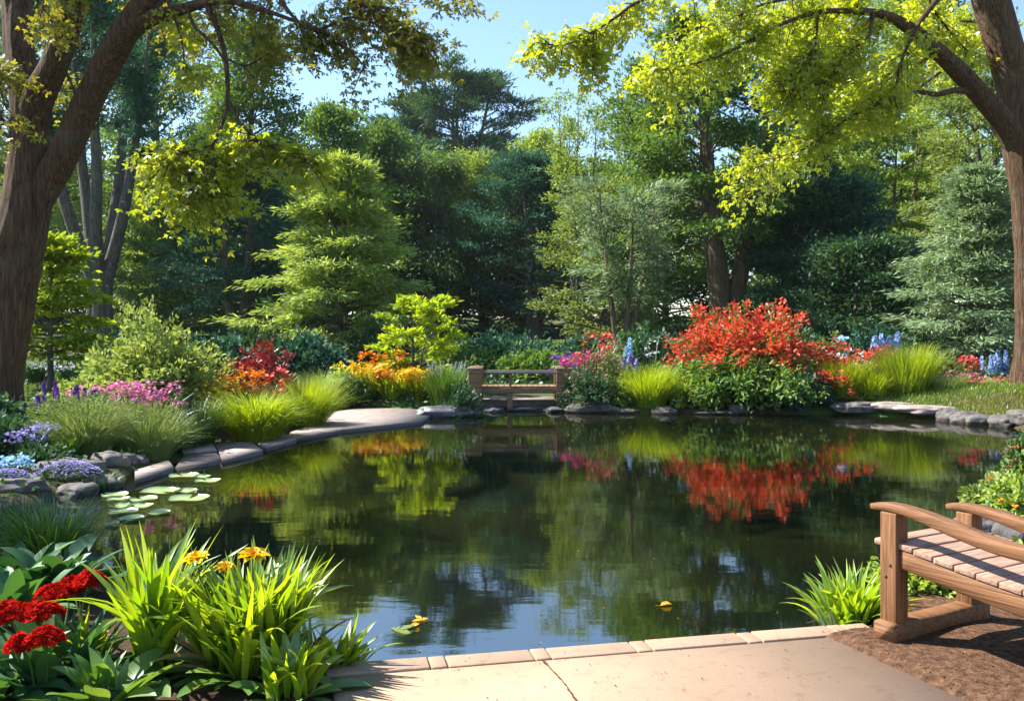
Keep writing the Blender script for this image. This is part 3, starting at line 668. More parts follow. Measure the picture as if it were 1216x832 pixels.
org = np.array((X(-12, 13), 13.0, zp(X(-12, 13), 13.0)))
root = thing('maple_tree', 'large forked brown maple trunk at the left edge with hanging yellow-green sprays', 'tree', org)
tk = MB(); br = MB(); l1 = MB(); l2 = MB(); rng = rs(101)
limb(tk, [(-12, 520, 100, 13), (-9, 490, 82, 13), (-6, 455, 68, 13), (3, 395, 62, 13), (20, 300, 62, 13), (33, 235, 58, 13), (35, 180, 48, 13), (34, 130, 42, 13), (24, 70, 35, 13.1), (19, 0, 34, 13.3), (12, -90, 30, 13.6), (-5, -220, 20, 14)], 40, 16)
limb(br, [(33, 165, 38, 13), (44, 120, 38, 12.9), (62, 82, 33, 12.8), (76, 45, 30, 12.7), (87, 0, 29, 12.5), (105, -80, 24, 12.2), (120, -200, 14, 12)], 30, 14)
Q = limb(br, [(34, 262, 36, 13), (52, 225, 38, 13), (74, 188, 36, 12.9), (100, 130, 35, 12.8), (128, 75, 35, 12.6), (150, 36, 33, 12.4), (178, -5, 30, 12.2), (215, -70, 26, 12), (260, -160, 14, 11.7)], 40, 14)
la = limb(br, [(152, 38, 26, 12.4), (180, 22, 19, 12.2), (215, 12, 14, 12), (245, 3, 12, 11.8), (275, 2, 9, 11.6), (305, 10, 7, 11.4), (336, 20, 5, 11.2), (372, 34, 4, 11), (402, 48, 3.4, 10.8), (436, 82, 2, 10.6)], 40, 8)
lb = limb(br, [(245, 3, 8, 11.8), (262, 45, 6.5, 11.7), (269, 80, 6, 11.6), (270, 122, 5.2, 11.5), (263, 150, 4.5, 11.4), (253, 172, 4, 11.3), (254, 205, 2.6, 11.2), (257, 238, 1.6, 11.2)], 40, 8)
lc = limb(br, [(222, 6, 5, 11.9), (230, 30, 4.5, 11.8), (252, 52, 4, 11.7), (265, 70, 3, 11.6)], 16, 6)
ld = limb(br, [(270, 112, 4, 11.5), (283, 142, 3.4, 11.4), (305, 165, 2.6, 11.3), (335, 180, 2, 11.2), (368, 194, 1.3, 11.1)], 20, 6)
le = limb(br, [(253, 172, 3, 11.3), (232, 178, 2.4, 11.3), (208, 185, 1.8, 11.2), (186, 205, 1.2, 11.2)], 16, 6)
lf_ = limb(br, [(253, 172, 3, 11.3), (240, 195, 2.2, 11.2), (224, 214, 1.6, 11.1), (226, 248, 1, 11.1)], 16, 6)
lg = limb(br, [(265, 68, 3.4, 11.6), (290, 78, 2.8, 11.5), (312, 68, 2.2, 11.4), (322, 62, 2, 11.3)], 12, 6)
lh = limb(br, [(320, -30, 8, 11.0), (340, 10, 5, 10.9), (372, 36, 4, 10.8), (420, 20, 3, 10.7), (470, 40, 2, 10.6), (505, 42, 1.4, 10.5)], 24, 6)
li = limb(br, [(330, -40, 9, 11.2), (385, -14, 6, 11), (430, 6, 4.5, 10.8), (480, 30, 3, 10.7), (516, 62, 1.6, 10.6)], 24, 6)
lj = limb(br, [(152, -40, 9, 12.4), (190, -10, 6, 12), (206, 18, 4, 11.8), (217, 55, 2.4, 11.6), (219, 80, 1.4, 11.6)], 20, 6)
lk = limb(br, [(430, -40, 6, 11), (480, -22, 4, 10.8), (530, -8, 3, 10.6), (575, -2, 1.6, 10.5)], 20, 6)
ll = limb(br, [(0, 150, 14, 13), (-20, 100, 12, 12.8), (-60, 40, 9, 12.4)], 12, 8)
for path, n, tl, k in ((lb, 16, .34, 6), (ld, 58, .40, 8), (le, 36, .42, 8), (lf_, 44, .42, 8), (lj, 22, .30, 7)):
    spray(l1, br, path, rng, n, tl, k=k, s0=.35)
spray(l1, br, lb, rng, 30, .40, k=8, s0=.72)
for path, n, tl, k in ((la, 56, .46, 8), (lh, 50, .42, 8), (li, 44, .38, 8), (lk, 14, .16, 6), (lg, 12, .35, 7)):
    spray(l2, br, path, rng, n, tl, k=k, s0=.25)
for pts, n in (([(100, -60, 8, 12.2), (60, -20, 5, 12), (48, 20, 2, 11.8)], 20), ([(120, -60, 8, 12.5), (150, -10, 5, 13.5), (200, 20, 3, 14), (245, 55, 2, 14.5)], 30),
               ([(-30, 40, 8, 12.5), (-10, 80, 4, 12), (8, 130, 2, 11.8)], 20), ([(60, 60, 6, 14), (85, 100, 3, 14.5), (92, 135, 1.5, 14.6)], 16)):
    spray(l2, br, limb(br, pts, 16, 6), rng, n, .45, k=8)
# crown above the frame, plus an unseen bough added to shade the lower left
for i in range(7):
    a = rng.uniform(0, 6.28); P0 = W(rng.uniform(-60, 100), rng.uniform(-260, -120), 13)
    P1 = P0 + np.array((math.cos(a) * rng.uniform(1.5, 3.2), math.sin(a) * rng.uniform(1.5, 3.6), rng.uniform(.2, 2)))
    Qq = spline([P0, (P0 + P1) / 2 + (0, 0, .3), P1], 10); tube(br, Qq, np.linspace(.05, .01, 10), 5)
    spray(l2, br, Qq, rng, 16, .8, k=8, L=.15, Wd=.11, sig=.16)
BO = [np.array((X(14, 13), 13.2, 7.0)), np.array((-8.4, 12.0, 9.0)), np.array((-9.6, 10.9, 9.6)), np.array((-10.8, 9.7, 9.4)), np.array((-11.8, 8.7, 9.0)), np.array((-12.6, 7.9, 8.6))]
Qq = spline(BO, 24); tube(br, Qq, np.linspace(.16, .02, 24), 8)
for i in range(14, 24):
    for sgn in (-1, 1):
        P1 = Qq[i] + np.array((sgn * rng.uniform(.8, 1.8), rng.uniform(-.7, .3), rng.uniform(-.2, .5))); q2 = spline([Qq[i], (Qq[i] + P1) / 2 + (0, 0, .2), P1], 8)
        tube(br, q2, np.linspace(.04, .01, 8), 5); spray(l2, br, q2, rng, 14, .6, k=7, L=.18, Wd=.14, sig=.16)
tk.build('trunk', M['bark'], root, True, org); br.build('branch', M['bark'], root, True, org)
l1.build('crown', M['yellow'], root, False, org); l2.build('crown', M['amber'], root, False, org)

org = np.array((X(1222, 17), 17.0, zp(X(1222, 17), 17.0)))
root = thing('maple_tree', 'brown maple at the right edge with one long arching limb of bright yellow-green leaves', 'tree', org)
tk = MB(); br = MB(); l1 = MB(); rng = rs(202)
limb(tk, [(1222, 476, 62, 17), (1222, 455, 46, 17), (1222, 420, 36, 17), (1221, 340, 33, 17), (1219, 240, 36, 17), (1213, 170, 48, 17), (1203, 100, 46, 17), (1192, 50, 44, 16.9), (1176, 0, 44, 16.8), (1150, -80, 36, 16.6), (1120, -180, 22, 16.4)], 40, 16)
0 and limb(tk, [(1226, 474, 26, 16.9), (1212, 470, 20, 16.5), (1200, 468, 10, 16.2), (1188, 474, 4, 15.9)], 10, 8)
ra = limb(br, [(1210, 178, 32, 17), (1193, 148, 31, 16.8), (1168, 118, 27, 16.5), (1142, 88, 25, 16.2), (1113, 60, 22, 15.9), (1084, 37, 18, 15.6), (1060, 22, 13, 15.3), (1036, 15, 10, 15.1), (1003, 13, 8, 14.8), (971, 15, 6.5, 14.6), (940, 24, 5.5, 14.3), (912, 36, 5, 14.1), (880, 54, 4, 13.8), (851, 68, 3.2, 13.6), (810, 79, 2, 13.4), (775, 84, 1.2, 13.2)], 60, 10)
rb = limb(br, [(1160, 112, 10, 16.4), (1137, 107, 9, 16.2), (1112, 112, 8, 15.9), (1087, 109, 6, 15.6), (1060, 116, 5, 15.3), (1036, 124, 4.4, 15), (1012, 138, 4, 14.8), (991, 151, 3.4, 14.6), (970, 167, 2.8, 14.4), (950, 178, 2.2, 14.2), (920, 189, 1.4, 14), (885, 205, .9, 13.8)], 40, 8)
rc = limb(br, [(1087, 109, 4, 15.6), (1100, 98, 4, 15.8), (1117, 86, 4, 15.9)], 8, 6)
rd = limb(br, [(900, -70, 12, 12.6), (860, -40, 8, 12.4), (810, -16, 6, 12.2), (757, 3, 4.6, 12), (730, 22, 4, 11.9), (704, 38, 3, 11.8), (669, 54, 2, 11.7), (635, 50, 1.2, 11.6)], 34, 7)
re = limb(br, [(706, 37, 2, 11.8), (703, 60, 1.6, 11.8), (706, 88, .9, 11.7)], 10, 5)
rf = limb(br, [(1060, -50, 14, 15), (1000, -20, 9, 14.6), (950, -5, 6, 14.2), (905, 6, 4, 13.9), (860, 26, 2.5, 13.6), (800, 38, 1.5, 13.3)], 34, 7)
rg = limb(br, [(1150, -60, 14, 16), (1120, -10, 9, 15.6), (1090, 30, 6, 15.2), (1070, 75, 4, 15), (1062, 120, 2, 14.9)], 24, 7)
rh = limb(br, [(1036, 15, 6, 15.1), (1030, 45, 4, 14.9), (1004, 62, 3, 14.7), (990, 90, 2.2, 14.6), (960, 105, 1.6, 14.5), (930, 108, 1, 14.3)], 24, 6)
rm = limb(br, [(1130, -50, 8, 16.2), (1105, 0, 5, 16.6), (1130, 40, 3, 17), (1150, 62, 2, 17.2)], 18, 6)
rn = limb(br, [(1010, -50, 8, 15.4), (1000, -10, 5, 15.6), (985, 20, 3, 15.8), (940, 60, 2, 15.8)], 18, 6)
ri = limb(br, [(971, 15, 4, 14.6), (968, 50, 3, 14.4), (950, 80, 2, 14.3), (925, 100, 1.4, 14.2)], 20, 6)
rj = limb(br, [(1113, 60, 8, 15.9), (1090, 75, 5, 16.3), (1050, 90, 3, 16.6), (1010, 100, 2, 16.8)], 20, 6)
rk = limb(br, [(1200, 60, 8, 17.2), (1170, 30, 5, 17.6), (1140, 25, 3, 18)], 14, 6)
rl = limb(br, [(980, -40, 6, 13.6), (900, -22, 4, 13.2), (850, -10, 3, 13), (790, 2, 1.5, 12.8)], 20, 6)
for path, n, tl, k, s0 in ((ra, 130, .50, 8, .38), (rb, 130, .52, 8, .3), (rd, 70, .26, 7, .3), (re, 18, .16, 6, .2), (rf, 56, .36, 8, .1), (rg, 46, .5, 8, .1), (rh, 100, .5, 8, .15), (ri, 50, .38, 8, .15), (rj, 50, .5, 8, .1), (rk, 24, .5, 8, .1), (rl, 26, .32, 8, .25), (rm, 50, .55, 8, .1), (rn, 50, .5, 8, .1)):
    spray(l1, br, path, rng, n, tl, k=k, L=.092, Wd=.062, sig=.125, s0=s0)
for i in range(8):
    a = rng.uniform(0, 6.28); P0 = W(rng.uniform(1120, 1250), rng.uniform(-260, -110), 16.5)
    P1 = P0 + np.array((math.cos(a) * rng.uniform(1.5, 3.4), math.sin(a) * rng.uniform(1.5, 3.6), rng.uniform(.2, 2)))
    Qq = spline([P0, (P0 + P1) / 2 + (0, 0, .3), P1], 10); tube(br, Qq, np.linspace(.05, .01, 10), 5)
    spray(l1, br, Qq, rng, 14, .8, k=8, L=.15, Wd=.11, sig=.16)
tk.build('trunk', M['bark'], root, True, org); br.build('branch', M['bark'], root, True, org)
l1.build('crown', M['yellow'], root, False, org)

# ------------------------------------------------------------------ shrubs and border plants
def shrub(name, label, x, y, rx, rz, mat, cat='shrub', ry=None, shoots=70, k=5, L=.09, Wd=.045, tw=4, sig=.05, stem='twig', seed=1, low=.05, inner=.35, up=.35, blossom=None, shape='diamond', z=None, group=None, jit=.55, tilt=.6, spiky=.25, extra=None):
    """twigs fan from the base to an uneven ellipsoid; leaves ride on them; blossom = (material, fraction, petals, size, spread)"""
    rng = rs(seed); ry = ry or rx; z0 = (zp(x, y) if z is None else z) - .03
    root = thing(name, label, cat, (x, y, z0), group)
    sm = MB(); lf = MB(); bl = MB(); ex = MB(); Cs, Ds, BC, BN, XC, XD = [], [], [], [], [], []
    for i in range(shoots):
        az = i * 2.39996 + rng.uniform(-.3, .3); sz = low + (1 - low) * ((i + .5) / shoots) ** .8
        ch = math.sqrt(max(0, 1 - sz * sz))
        lump = 1 + .22 * noise.noise((math.cos(az) * 1.6 + seed, math.sin(az) * 1.6, sz * 2.2)) * 2
        f = lump * (1 - spiky / 2 + spiky * rng.uniform(-.6, 1))
        e = np.array((math.cos(az) * ch * rx, math.sin(az) * ch * ry, sz * rz)) * f
        b = np.array((math.cos(az) * rx * .12, math.sin(az) * ry * .12, 0)) * rng.uniform(.2, 1)
        m = b * .5 + e * .5 + np.array((0, 0, .12 * rz)) * (1 - sz)
        P = spline([b, m, e], 7); tube(sm, P, np.linspace(.006 + rx * .006, .002, 7), 4, cap=False)
        for q in range(tw * 2):
            u = inner + (1 - inner) * rng.uniform(0, 1) ** .7; a = min(5, int(u * 6)); p = P[a] + (P[a + 1] - P[a]) * (u * 6 - a)
            d = unit(unit(P[a + 1] - P[a]) + rng.normal(0, .6, 3)) + UP * up * .3
            Cs.append(p + d * rx * .10 * rng.uniform(0, 1.4)); Ds.append(d)
            if extra and u > extra[1] and rng.uniform() < extra[2]: XC.append(Cs.pop()); XD.append(Ds.pop())
        Cs.append(P[-1]); Ds.append(unit(P[-1] - P[-2]) + UP * up * .5)
        if extra and rng.uniform() < extra[2]: XC.append(P[-1]); XD.append(Ds[-1])
        if blossom and rng.uniform() < blossom[1] and sz > .25:
            BC.append(P[-1]); BN.append(unit(P[-1] - P[-2]) * .5 + UP * .8)
    scatter(lf, Cs, Ds, k, rng, sig, .8, L, Wd, jit, .1, tilt, shape)
    sm.build('stems', M[stem], root); lf.build('foliage', M[mat], root)
    if XC:
        scatter(ex, XC, XD, k + 2, rng, sig, .8, L, Wd, jit, .1, tilt, shape); ex.build('foliage', M[extra[0]], root)
    if BC:
        m_, fr, pet, size, spread = blossom; mm = pet
        C = np.repeat(np.array(BC), mm, 0) + rng.normal(0, spread, (len(BC) * mm, 3)); N = np.repeat(np.array(BN), mm, 0) + rng.normal(0, .4, (len(BC) * mm, 3))
        florets(bl, C, N, size, rng); bl.build('blossoms', M[m_], root)
    return root
def florets(mb, C, N, size, rng, petals=5, cup=.25, shape='diamond', wf=.75):
    """little flowers: petals round each centre"""
    C = np.asarray(C); n = len(C); N = unit(np.asarray(N) + 1e-6); U = unit(np.cross(N, np.array((.3, .9, .2)))); V = np.cross(N, U)
    s = size * rng.uniform(.7, 1.25, n); a0 = rng.uniform(0, 6.28, n)
    for p in range(petals):
        a = a0 + p * 2 * math.pi / petals
        d = U * np.cos(a)[:, None] + V * np.sin(a)[:, None]
        leaves(mb, C, d + N * cup, N - d * cup, s, s * wf, shape)
def clump(name, label, x, y, h, r, n, mat, cat='ornamental grass', w=.012, seed=1, curv=(.6, 1.5), lean=(.05, .55), S_=4, prof='grass', fold=0, z=None, group=None, plume=None, spread=.45, tips=None, hv=(.6, 1.1), el=1.0):
    rng = rs(seed); z0 = (zp(x, y) if z is None else z) - .03
    root = thing(name, label, cat, (x, y, z0), group)
    mb = MB(); az = rng.uniform(0, 2 * math.pi, n); rr = r * spread * np.sqrt(rng.uniform(0, 1, n))
    aa = az + rng.normal(0, .5, n)
    base = np.stack([np.cos(aa) * rr * el, np.sin(aa) * rr, np.zeros(n)], 1)
    ln = rng.uniform(*lean, n) * (.3 + .7 * rr / (r * spread)); cv = rng.uniform(*curv, n)
    lg = h * rng.uniform(*hv, n) * (1 + .25 * cv / 2)
    blades(mb, base, az, ln, lg, w * rng.uniform(.7, 1.3, n), cv, S_, prof, fold, rng.normal(0, .5, n))
    mb.build('foliage', M[mat], root)
    if plume:                                                     # (material, count, length, petal size)
        pm, cnt, pl, ps = plume; st = MB(); pb = MB()
        for i in range(cnt):
            a = rng.uniform(0, 6.28); l = rng.uniform(.05, .5) ; hh = h * rng.uniform(.9, 1.2); q = rng.uniform(0, r * .4)
            p0 = np.array((math.cos(a) * q * el, math.sin(a) * q, 0)); p2 = p0 + np.array((math.cos(a) * l * r * 1.3 * el, math.sin(a) * l * r * 1.3, hh))
            P = spline([p0, (p0 + p2) / 2 + (0, 0, .1 * h), p2], 8); tube(st, P, np.linspace(.003, .0015, 8), 3, cap=False)
            k = 26; u = rng.uniform(0, 1, k); c = p2 + np.outer(u - 1, unit(P[-1] - P[-2])) * pl
            leaves(pb, c, rng.normal(0, .7, (k, 3)) + UP * .8, rng.normal(0, 1, (k, 3)), ps * (1.2 - u * .6), ps * .35)
        st.build('stems', M['stem'], root); pb.build('plumes', M[pm], root)
    if tips:                                                      # (material, count, floret size, florets per head, spread, height factor)
        tm, cnt, fs, fn, fsp, hf = tips; st = MB(); pb = MB()
        for i in range(cnt):
            a = rng.uniform(0, 6.28); q = r * math.sqrt(rng.uniform(0, 1)); hh = h * hf * rng.uniform(.62, 1.15)
            p0 = np.array((math.cos(a) * q * .4 * el, math.sin(a) * q * .4, 0)); p2 = np.array((math.cos(a) * q * el, math.sin(a) * q, hh))
            P = spline([p0, (p0 + p2) / 2 + (0, 0, .08 * h), p2], 6); tube(st, P, np.linspace(.004, .002, 6), 3, cap=False)
            C = p2 + rng.normal(0, fsp, (fn, 3)) * (1, 1, .6); florets(pb, C, rng.normal(0, .5, (fn, 3)) + UP, fs, rng)
        st.build('stems', M['stem'], root); pb.build('blossoms', M[tm], root)
    return root
def spires(name, label, x, y, items, mat, seed=1, leaf='grassg', cat='flower', group=None, fs=.03, rad=.05, z=None):
    """upright flower spires: items = (dx, dy, height, spire length)"""
    rng = rs(seed); z0 = (zp(x, y) if z is None else z) - .03
    root = thing(name, label, cat, (x, y, z0), group); st = MB(); lf = MB()
    for dx, dy, h, l in items:
        tube(st, [(dx * .6, dy * .6, 0), (dx * .9, dy * .9, h * .5), (dx, dy, h)], [.006, .005, .003], 4)
        k = int(l / fs * 9); u = rng.uniform(0, 1, k); a = rng.uniform(0, 6.28, k); rr = rad * (1.05 - u) ** .6
        C = np.stack([dx + np.cos(a) * rr, dy + np.sin(a) * rr, h - l + u * l], 1); N = np.stack([np.cos(a), np.sin(a), np.full(k, .3)], 1)
        fb = MB(); florets(fb, C, N, fs, rng, 4); fb.build('flower_spire', M[mat], root)
        k = 40; a = rng.uniform(0, 6.28, k); hz = rng.uniform(0, max(.1, h - l), k)
        C = np.stack([np.full(k, dx), np.full(k, dy), hz], 1); A = np.stack([np.cos(a), np.sin(a), rng.uniform(.1, .8, k)], 1)
        leaves(lf, C, A, UP + A * -.3, .16, .05, 'hex')
    st.build('stems', M['stem'], root); lf.build('foliage', M[leaf], root)
    return root
def G(px, D): return X(px, D), D

# ------------------------------------------------------------------ banks across the pond
def SH(name, label, px, D, pytop, hw, mat, **kw):
    x = X(px, D); z0 = kw.get('z') if kw.get('z') is not None else zp(x, D)
    return shrub(name, label, x, D, hw * D / FPX, max(.15, Z(pytop, D) - z0), mat, **kw)
def CL(name, label, px, D, pytop, hw, n, mat, **kw):
    x = X(px, D); z0 = kw.get('z') if kw.get('z') is not None else zp(x, D)
    return clump(name, label, x, D, max(.1, Z(pytop, D) - z0), hw * D / FPX, n, mat, **kw)

# left bank
SH('variegated_shrub', 'large cream and green shrub with upright pale shoots near the forked trunk', 187, 14.2, 392, 80, 'pale', shoots=210, k=5, L=.10, Wd=.055, tw=6, sig=.06, seed=301, spiky=.35, inner=.3)
SH('low_shrub', 'low yellow-green shrub spreading at the foot of the cream shrub', 120, 15.2, 438, 42, 'pale', shoots=90, k=5, L=.09, Wd=.05, tw=5, seed=302)
SH('barberry_shrub', 'burgundy red barberry shrub behind the orange flowers', 312, 15.6, 420, 48, 'burg', shoots=130, k=5, L=.085, Wd=.05, tw=5, seed=303, spiky=.3, inner=.3)
CL('phlox_plant', 'pink phlox in front of the forked trunk, paler and lower of its patch', 108, 11.6, 466, 30, 160, 'grassg', cat='flower', w=.02, seed=304, tips=('pink', 34, .028, 11, .045, 1.0))
CL('phlox_plant', 'rose pink phlox between the straw grasses and the cream shrub', 150, 11.7, 461, 30, 160, 'grassg', cat='flower', w=.02, seed=305, tips=('pink', 38, .028, 11, .045, 1.0))
CL('phlox_plant', 'magenta phlox leaning over the straw grass by the flagstones', 190, 11.5, 462, 26, 150, 'grassg', cat='flower', w=.02, seed=306, tips=('pink', 26, .03, 12, .045, 1.0))
CL('feather_grass', 'big mound of straw green feather grass above the shore rocks', 102, 10.5, 474, 58, 2600, 'straw', w=.008, seed=307, curv=(.5, 1.7), lean=(.0, .8), plume=('straw', 170, .18, .03))
CL('feather_grass', 'second mound of straw green feather grass next to the flagstones', 178, 10.95, 484, 44, 2000, 'straw', w=.008, seed=308, curv=(.5, 1.7), lean=(.0, .8), plume=('straw', 130, .15, .03))
CL('sedge', 'dark green sedge tucked under the feather grass beside blue flowers', 78, 10.1, 510, 40, 420, 'grassg', w=.014, seed=309)
x, y = G(72, 10.9); r_ = rs(9)
spires('salvia_plant', 'deep purple salvia spikes beside the forked trunk', x, y, [(r_.uniform(-.28, .28), r_.uniform(-.2, .2), r_.uniform(.45, .75), r_.uniform(.18, .3)) for i in range(16)], 'purple', seed=310, fs=.022, rad=.028)
x, y = G(112, 11.3)
spires('salvia_plant', 'violet salvia spikes rising between pink phlox and straw grass', x, y, [(r_.uniform(-.3, .2), r_.uniform(-.15, .15), r_.uniform(.5, .7), r_.uniform(.14, .22)) for i in range(9)], 'purple', seed=311, fs=.022, rad=.028)
CL('aster_plant', 'violet-blue aster with flat heads under the purple salvia', 38, 9.9, 505, 26, 120, 'darkg', cat='flower', w=.02, seed=312, tips=('lav', 14, .027, 10, .045, 1.0))
CL('hydrangea', 'low pale blue hydrangea at the left edge of the near bank', 10, 8.9, 545, 30, 100, 'darkg', cat='flower', w=.03, seed=313, tips=('cyan', 12, .027, 10, .045, 1.0))
SH('low_shrub', 'dark low shrub in shade between the trunk and blue hydrangea', 5, 10.2, 500, 40, 'dark', shoots=60, k=6, L=.09, Wd=.05, seed=314)
SH('low_shrub', 'dark leafy shrub hugging the foot of the forked trunk', -25, 11.6, 468, 40, 'dark', shoots=60, k=6, L=.10, Wd=.05, seed=315)
CL('sedge', 'small green sedge between the shore rocks and the flagstones', 160, 10.5, 528, 26, 420, 'grassg', w=.010, seed=295)
CL('hakone_grass', 'fresh green mound left of the chartreuse mound, next to the flagstones', 215, 11.9, 488, 34, 800, 'grassg', w=.014, seed=296, curv=(.6, 1.6))
SH('low_shrub', 'dark leafy plant low between the aster and the shore rocks', 50, 9.5, 540, 30, 'dark', shoots=50, k=6, L=.07, Wd=.04, seed=298)
CL('sedge', 'dark sedge on the shore below the lavender mats', 120, 8.9, 556, 26, 300, 'darkg', w=.010, seed=299)
for lab, px, D, py, hw, sd in (('white flowered low plant on the lawn behind the forked trunk', 42, 20, 424, 26, 316), ('white dotted plant on the lawn edge beside the cream shrub', 88, 21, 426, 24, 317)):
    CL('daisy_plant', lab, px, D, py, hw, 220, 'darkg', cat='flower', w=.03, seed=sd, tips=('white', 16, .05, 7, .06, 1.05))
CL('sedge', 'dark green sedge between the cream shrub and the chartreuse mound', 238, 12.6, 468, 34, 650, 'grassg', w=.012, seed=318)
CL('hakone_grass', 'chartreuse arching mound overhanging the flagstones below the orange flowers', 305, 12.9, 458, 50, 1900, 'chart', w=.018, seed=319, curv=(.8, 1.9), lean=(.1, .7))
CL('hakone_grass', 'finer rounded chartreuse grass beside the paved apron', 363, 14.9, 446, 40, 2300, 'chart', w=.011, seed=320, curv=(.3, 1.0), lean=(.0, .8))
CL('lily_plant', 'orange lilies below the burgundy shrub', 285, 14.3, 447, 28, 200, 'grassg', cat='flower', w=.025, seed=321, tips=('orange', 44, .045, 6, .05, 1.0))
CL('lily_plant', 'coral and yellow lilies touching the cream shrub', 262, 13.7, 456, 22, 160, 'grassg', cat='flower', w=.025, seed=322, tips=('yelf', 26, .04, 6, .05, 1.0))
CL('lily_plant', 'coral red flowers at the foot of the burgundy shrub', 318, 14.5, 448, 22, 140, 'grassg', cat='flower', w=.025, seed=323, tips=('rose', 22, .045, 6, .05, 1.0))
CL('sedge', 'grey-green grass between burgundy shrub and orange border', 383, 18.4, 436, 32, 700, 'straw', w=.012, seed=324)
SH('box_shrub', 'rounded bright green shrub at the start of the orange border', 404, 18.9, 440, 24, 'light', shoots=90, k=6, L=.08, Wd=.05, seed=325, spiky=.15)
CL('lily_plant', 'tallest orange lilies in the border at the back', 452, 20.6, 424, 30, 200, 'grassg', cat='flower', w=.03, seed=326, tips=('orange', 36, .06, 7, .06, 1.0))
CL('lily_plant', 'golden lilies in the middle of the orange border', 436, 19.5, 434, 34, 300, 'chart', cat='flower', w=.03, seed=327, tips=('yelf', 70, .05, 7, .06, 1.0))
CL('lily_plant', 'amber lilies low in the border above the paving', 468, 19.2, 438, 30, 300, 'chart', cat='flower', w=.03, seed=328, tips=('orange', 50, .045, 6, .06, .9))
CL('lily_plant', 'yellow lilies next to the white-tipped grass by the footbridge', 496, 19.1, 440, 22, 220, 'chart', cat='flower', w=.03, seed=329, tips=('yelf', 36, .05, 6, .05, .95))
SH('box_shrub', 'green shrub edging the paving under golden lilies', 414, 18.9, 450, 26, 'mid', shoots=70, k=6, L=.07, Wd=.05, seed=330)
tree('acer_sapling', 'small chartreuse sapling in tiers behind the orange border', X(494, 20.6), 20.6, Z(358, 20.6), .98, 'chart', bark='barkg', tr=.045, stems=3, splay=.15, fork=.05, cb=.12, prof='dome', elev=(.1, .9), curve=-.08,
     nb=42, tw=6, k=8, sig=.07, flat=.3, L=.13, Wd=.075, seed=331, droop=.1, group=None)
CL('liriope_plant', 'green grassy bush with small white spikes touching the footbridge post', 530, 18.6, 434, 36, 1300, 'grassg', cat='flower', w=.020, seed=332, curv=(.1, .9), lean=(0, .45), plume=('white', 34, .16, .028))
SH('low_shrub', 'dark green low plant spilling between the bridge post and dark boulder', 548, 17.0, 462, 26, 'dark', shoots=50, k=6, L=.08, Wd=.05, seed=333)

# right of the bridge
CL('aster_plant', 'magenta asters against the right bridge post', 690, 18.8, 424, 22, 260, 'darkg', cat='flower', w=.02, seed=340, tips=('mag', 34, .04, 7, .05, 1.0))
CL('aster_plant', 'purple asters behind the bridge rail end', 668, 19.6, 426, 18, 160, 'darkg', cat='flower', w=.02, seed=341, tips=('purple', 24, .04, 7, .05, 1.0))
SH('spirea_shrub', 'loose grey-green shrub dotted with dusty pink blooms', 718, 18.6, 418, 36, 'olive', shoots=130, k=5, L=.07, Wd=.035, seed=342, blossom=('dusty', .75, 7, .035, .045), inner=.25)
SH('spirea_shrub', 'dark green mound with pink blooms at the water beside the bridge', 700, 18.1, 440, 36, 'dark', shoots=110, k=6, L=.07, Wd=.035, seed=343, blossom=('dusty', .3, 6, .032, .04), inner=.2)
CL('lily_plant', 'coral red lilies on tall stems behind the dusty pink shrub', 716, 20.2, 404, 22, 120, 'grassg', cat='flower', w=.03, seed=344, tips=('rose', 14, .06, 7, .05, 1.0))
CL('lily_plant', 'single orange-red flower head over the purple asters', 689, 20.6, 408, 10, 60, 'grassg', cat='flower', w=.03, seed=345, tips=('orange', 5, .06, 8, .05, 1.0))
SH('low_shrub', 'yellow-green shrub between pink blooms and the chartreuse grass', 742, 18.2, 446, 28, 'light', shoots=80, k=6, L=.07, Wd=.035, seed=346, blossom=('dusty', .25, 5, .03, .04))
x, y = G(748, 19.6)
spires('delphinium_plant', 'pale lavender delphiniums beside the scarlet shrub', x, y, [(-.14, 0, .85, .3), (0, .05, .95, .35), (.14, -.03, .82, .28), (.06, .1, .88, .25), (-.05, -.06, .75, .2)], 'lav', seed=347, fs=.05, rad=.075)
x, y = G(745, 20.6)
spires('delphinium_plant', 'single taller sky blue delphinium under the umbrella tree', x, y, [(.06, 0, 1.3, .5), (-.02, .03, 1.1, .2)], 'cyan', seed=348, fs=.05, rad=.07)
CL('daisy_plant', 'white daisies in front of the scarlet shrub branches', 778, 19.6, 404, 14, 80, 'darkg', cat='flower', w=.03, seed=349, tips=('white', 6, .035, 6, .05, 1.0))
CL('hakone_grass', 'large chartreuse fountain grass at the water left of the scarlet shrub', 770, 18.1, 432, 42, 2300, 'chart', w=.014, seed=350, curv=(.4, 1.4), lean=(0, .7))
CL('sedge', 'yellow-green sedge under the scarlet shrub at the waterline', 806, 18.1, 446, 28, 600, 'chart', w=.016, seed=351)
xr, yr = G(884, 19.3)
shrub('scarlet_shrub', 'big scarlet leaved shrub in open tiers on the far bank', xr + .06, yr, 1.92, (Z(345, yr) - zp(xr, yr)) * .80, 'red', shoots=200, k=7, L=.095, Wd=.06, tw=7, sig=.06, seed=352, spiky=.30, inner=.5, low=.10, up=.1, tilt=.5, extra=('mid', .0, .20))
SH('broadleaf_shrub', 'broad green leafy shrub under the scarlet shrub, touching the water', 880, 18.5, 426, 96, 'mid', shoots=260, k=6, L=.12, Wd=.06, tw=6, sig=.08, seed=353, inner=.25, shape='hex', blossom=('red', .06, 6, .05, .06))
SH('broadleaf_shrub', 'light green leafy shrub between the sedge and the scarlet shrub', 826, 18.2, 438, 38, 'light', shoots=110, k=6, L=.10, Wd=.05, tw=5, seed=354, shape='hex')
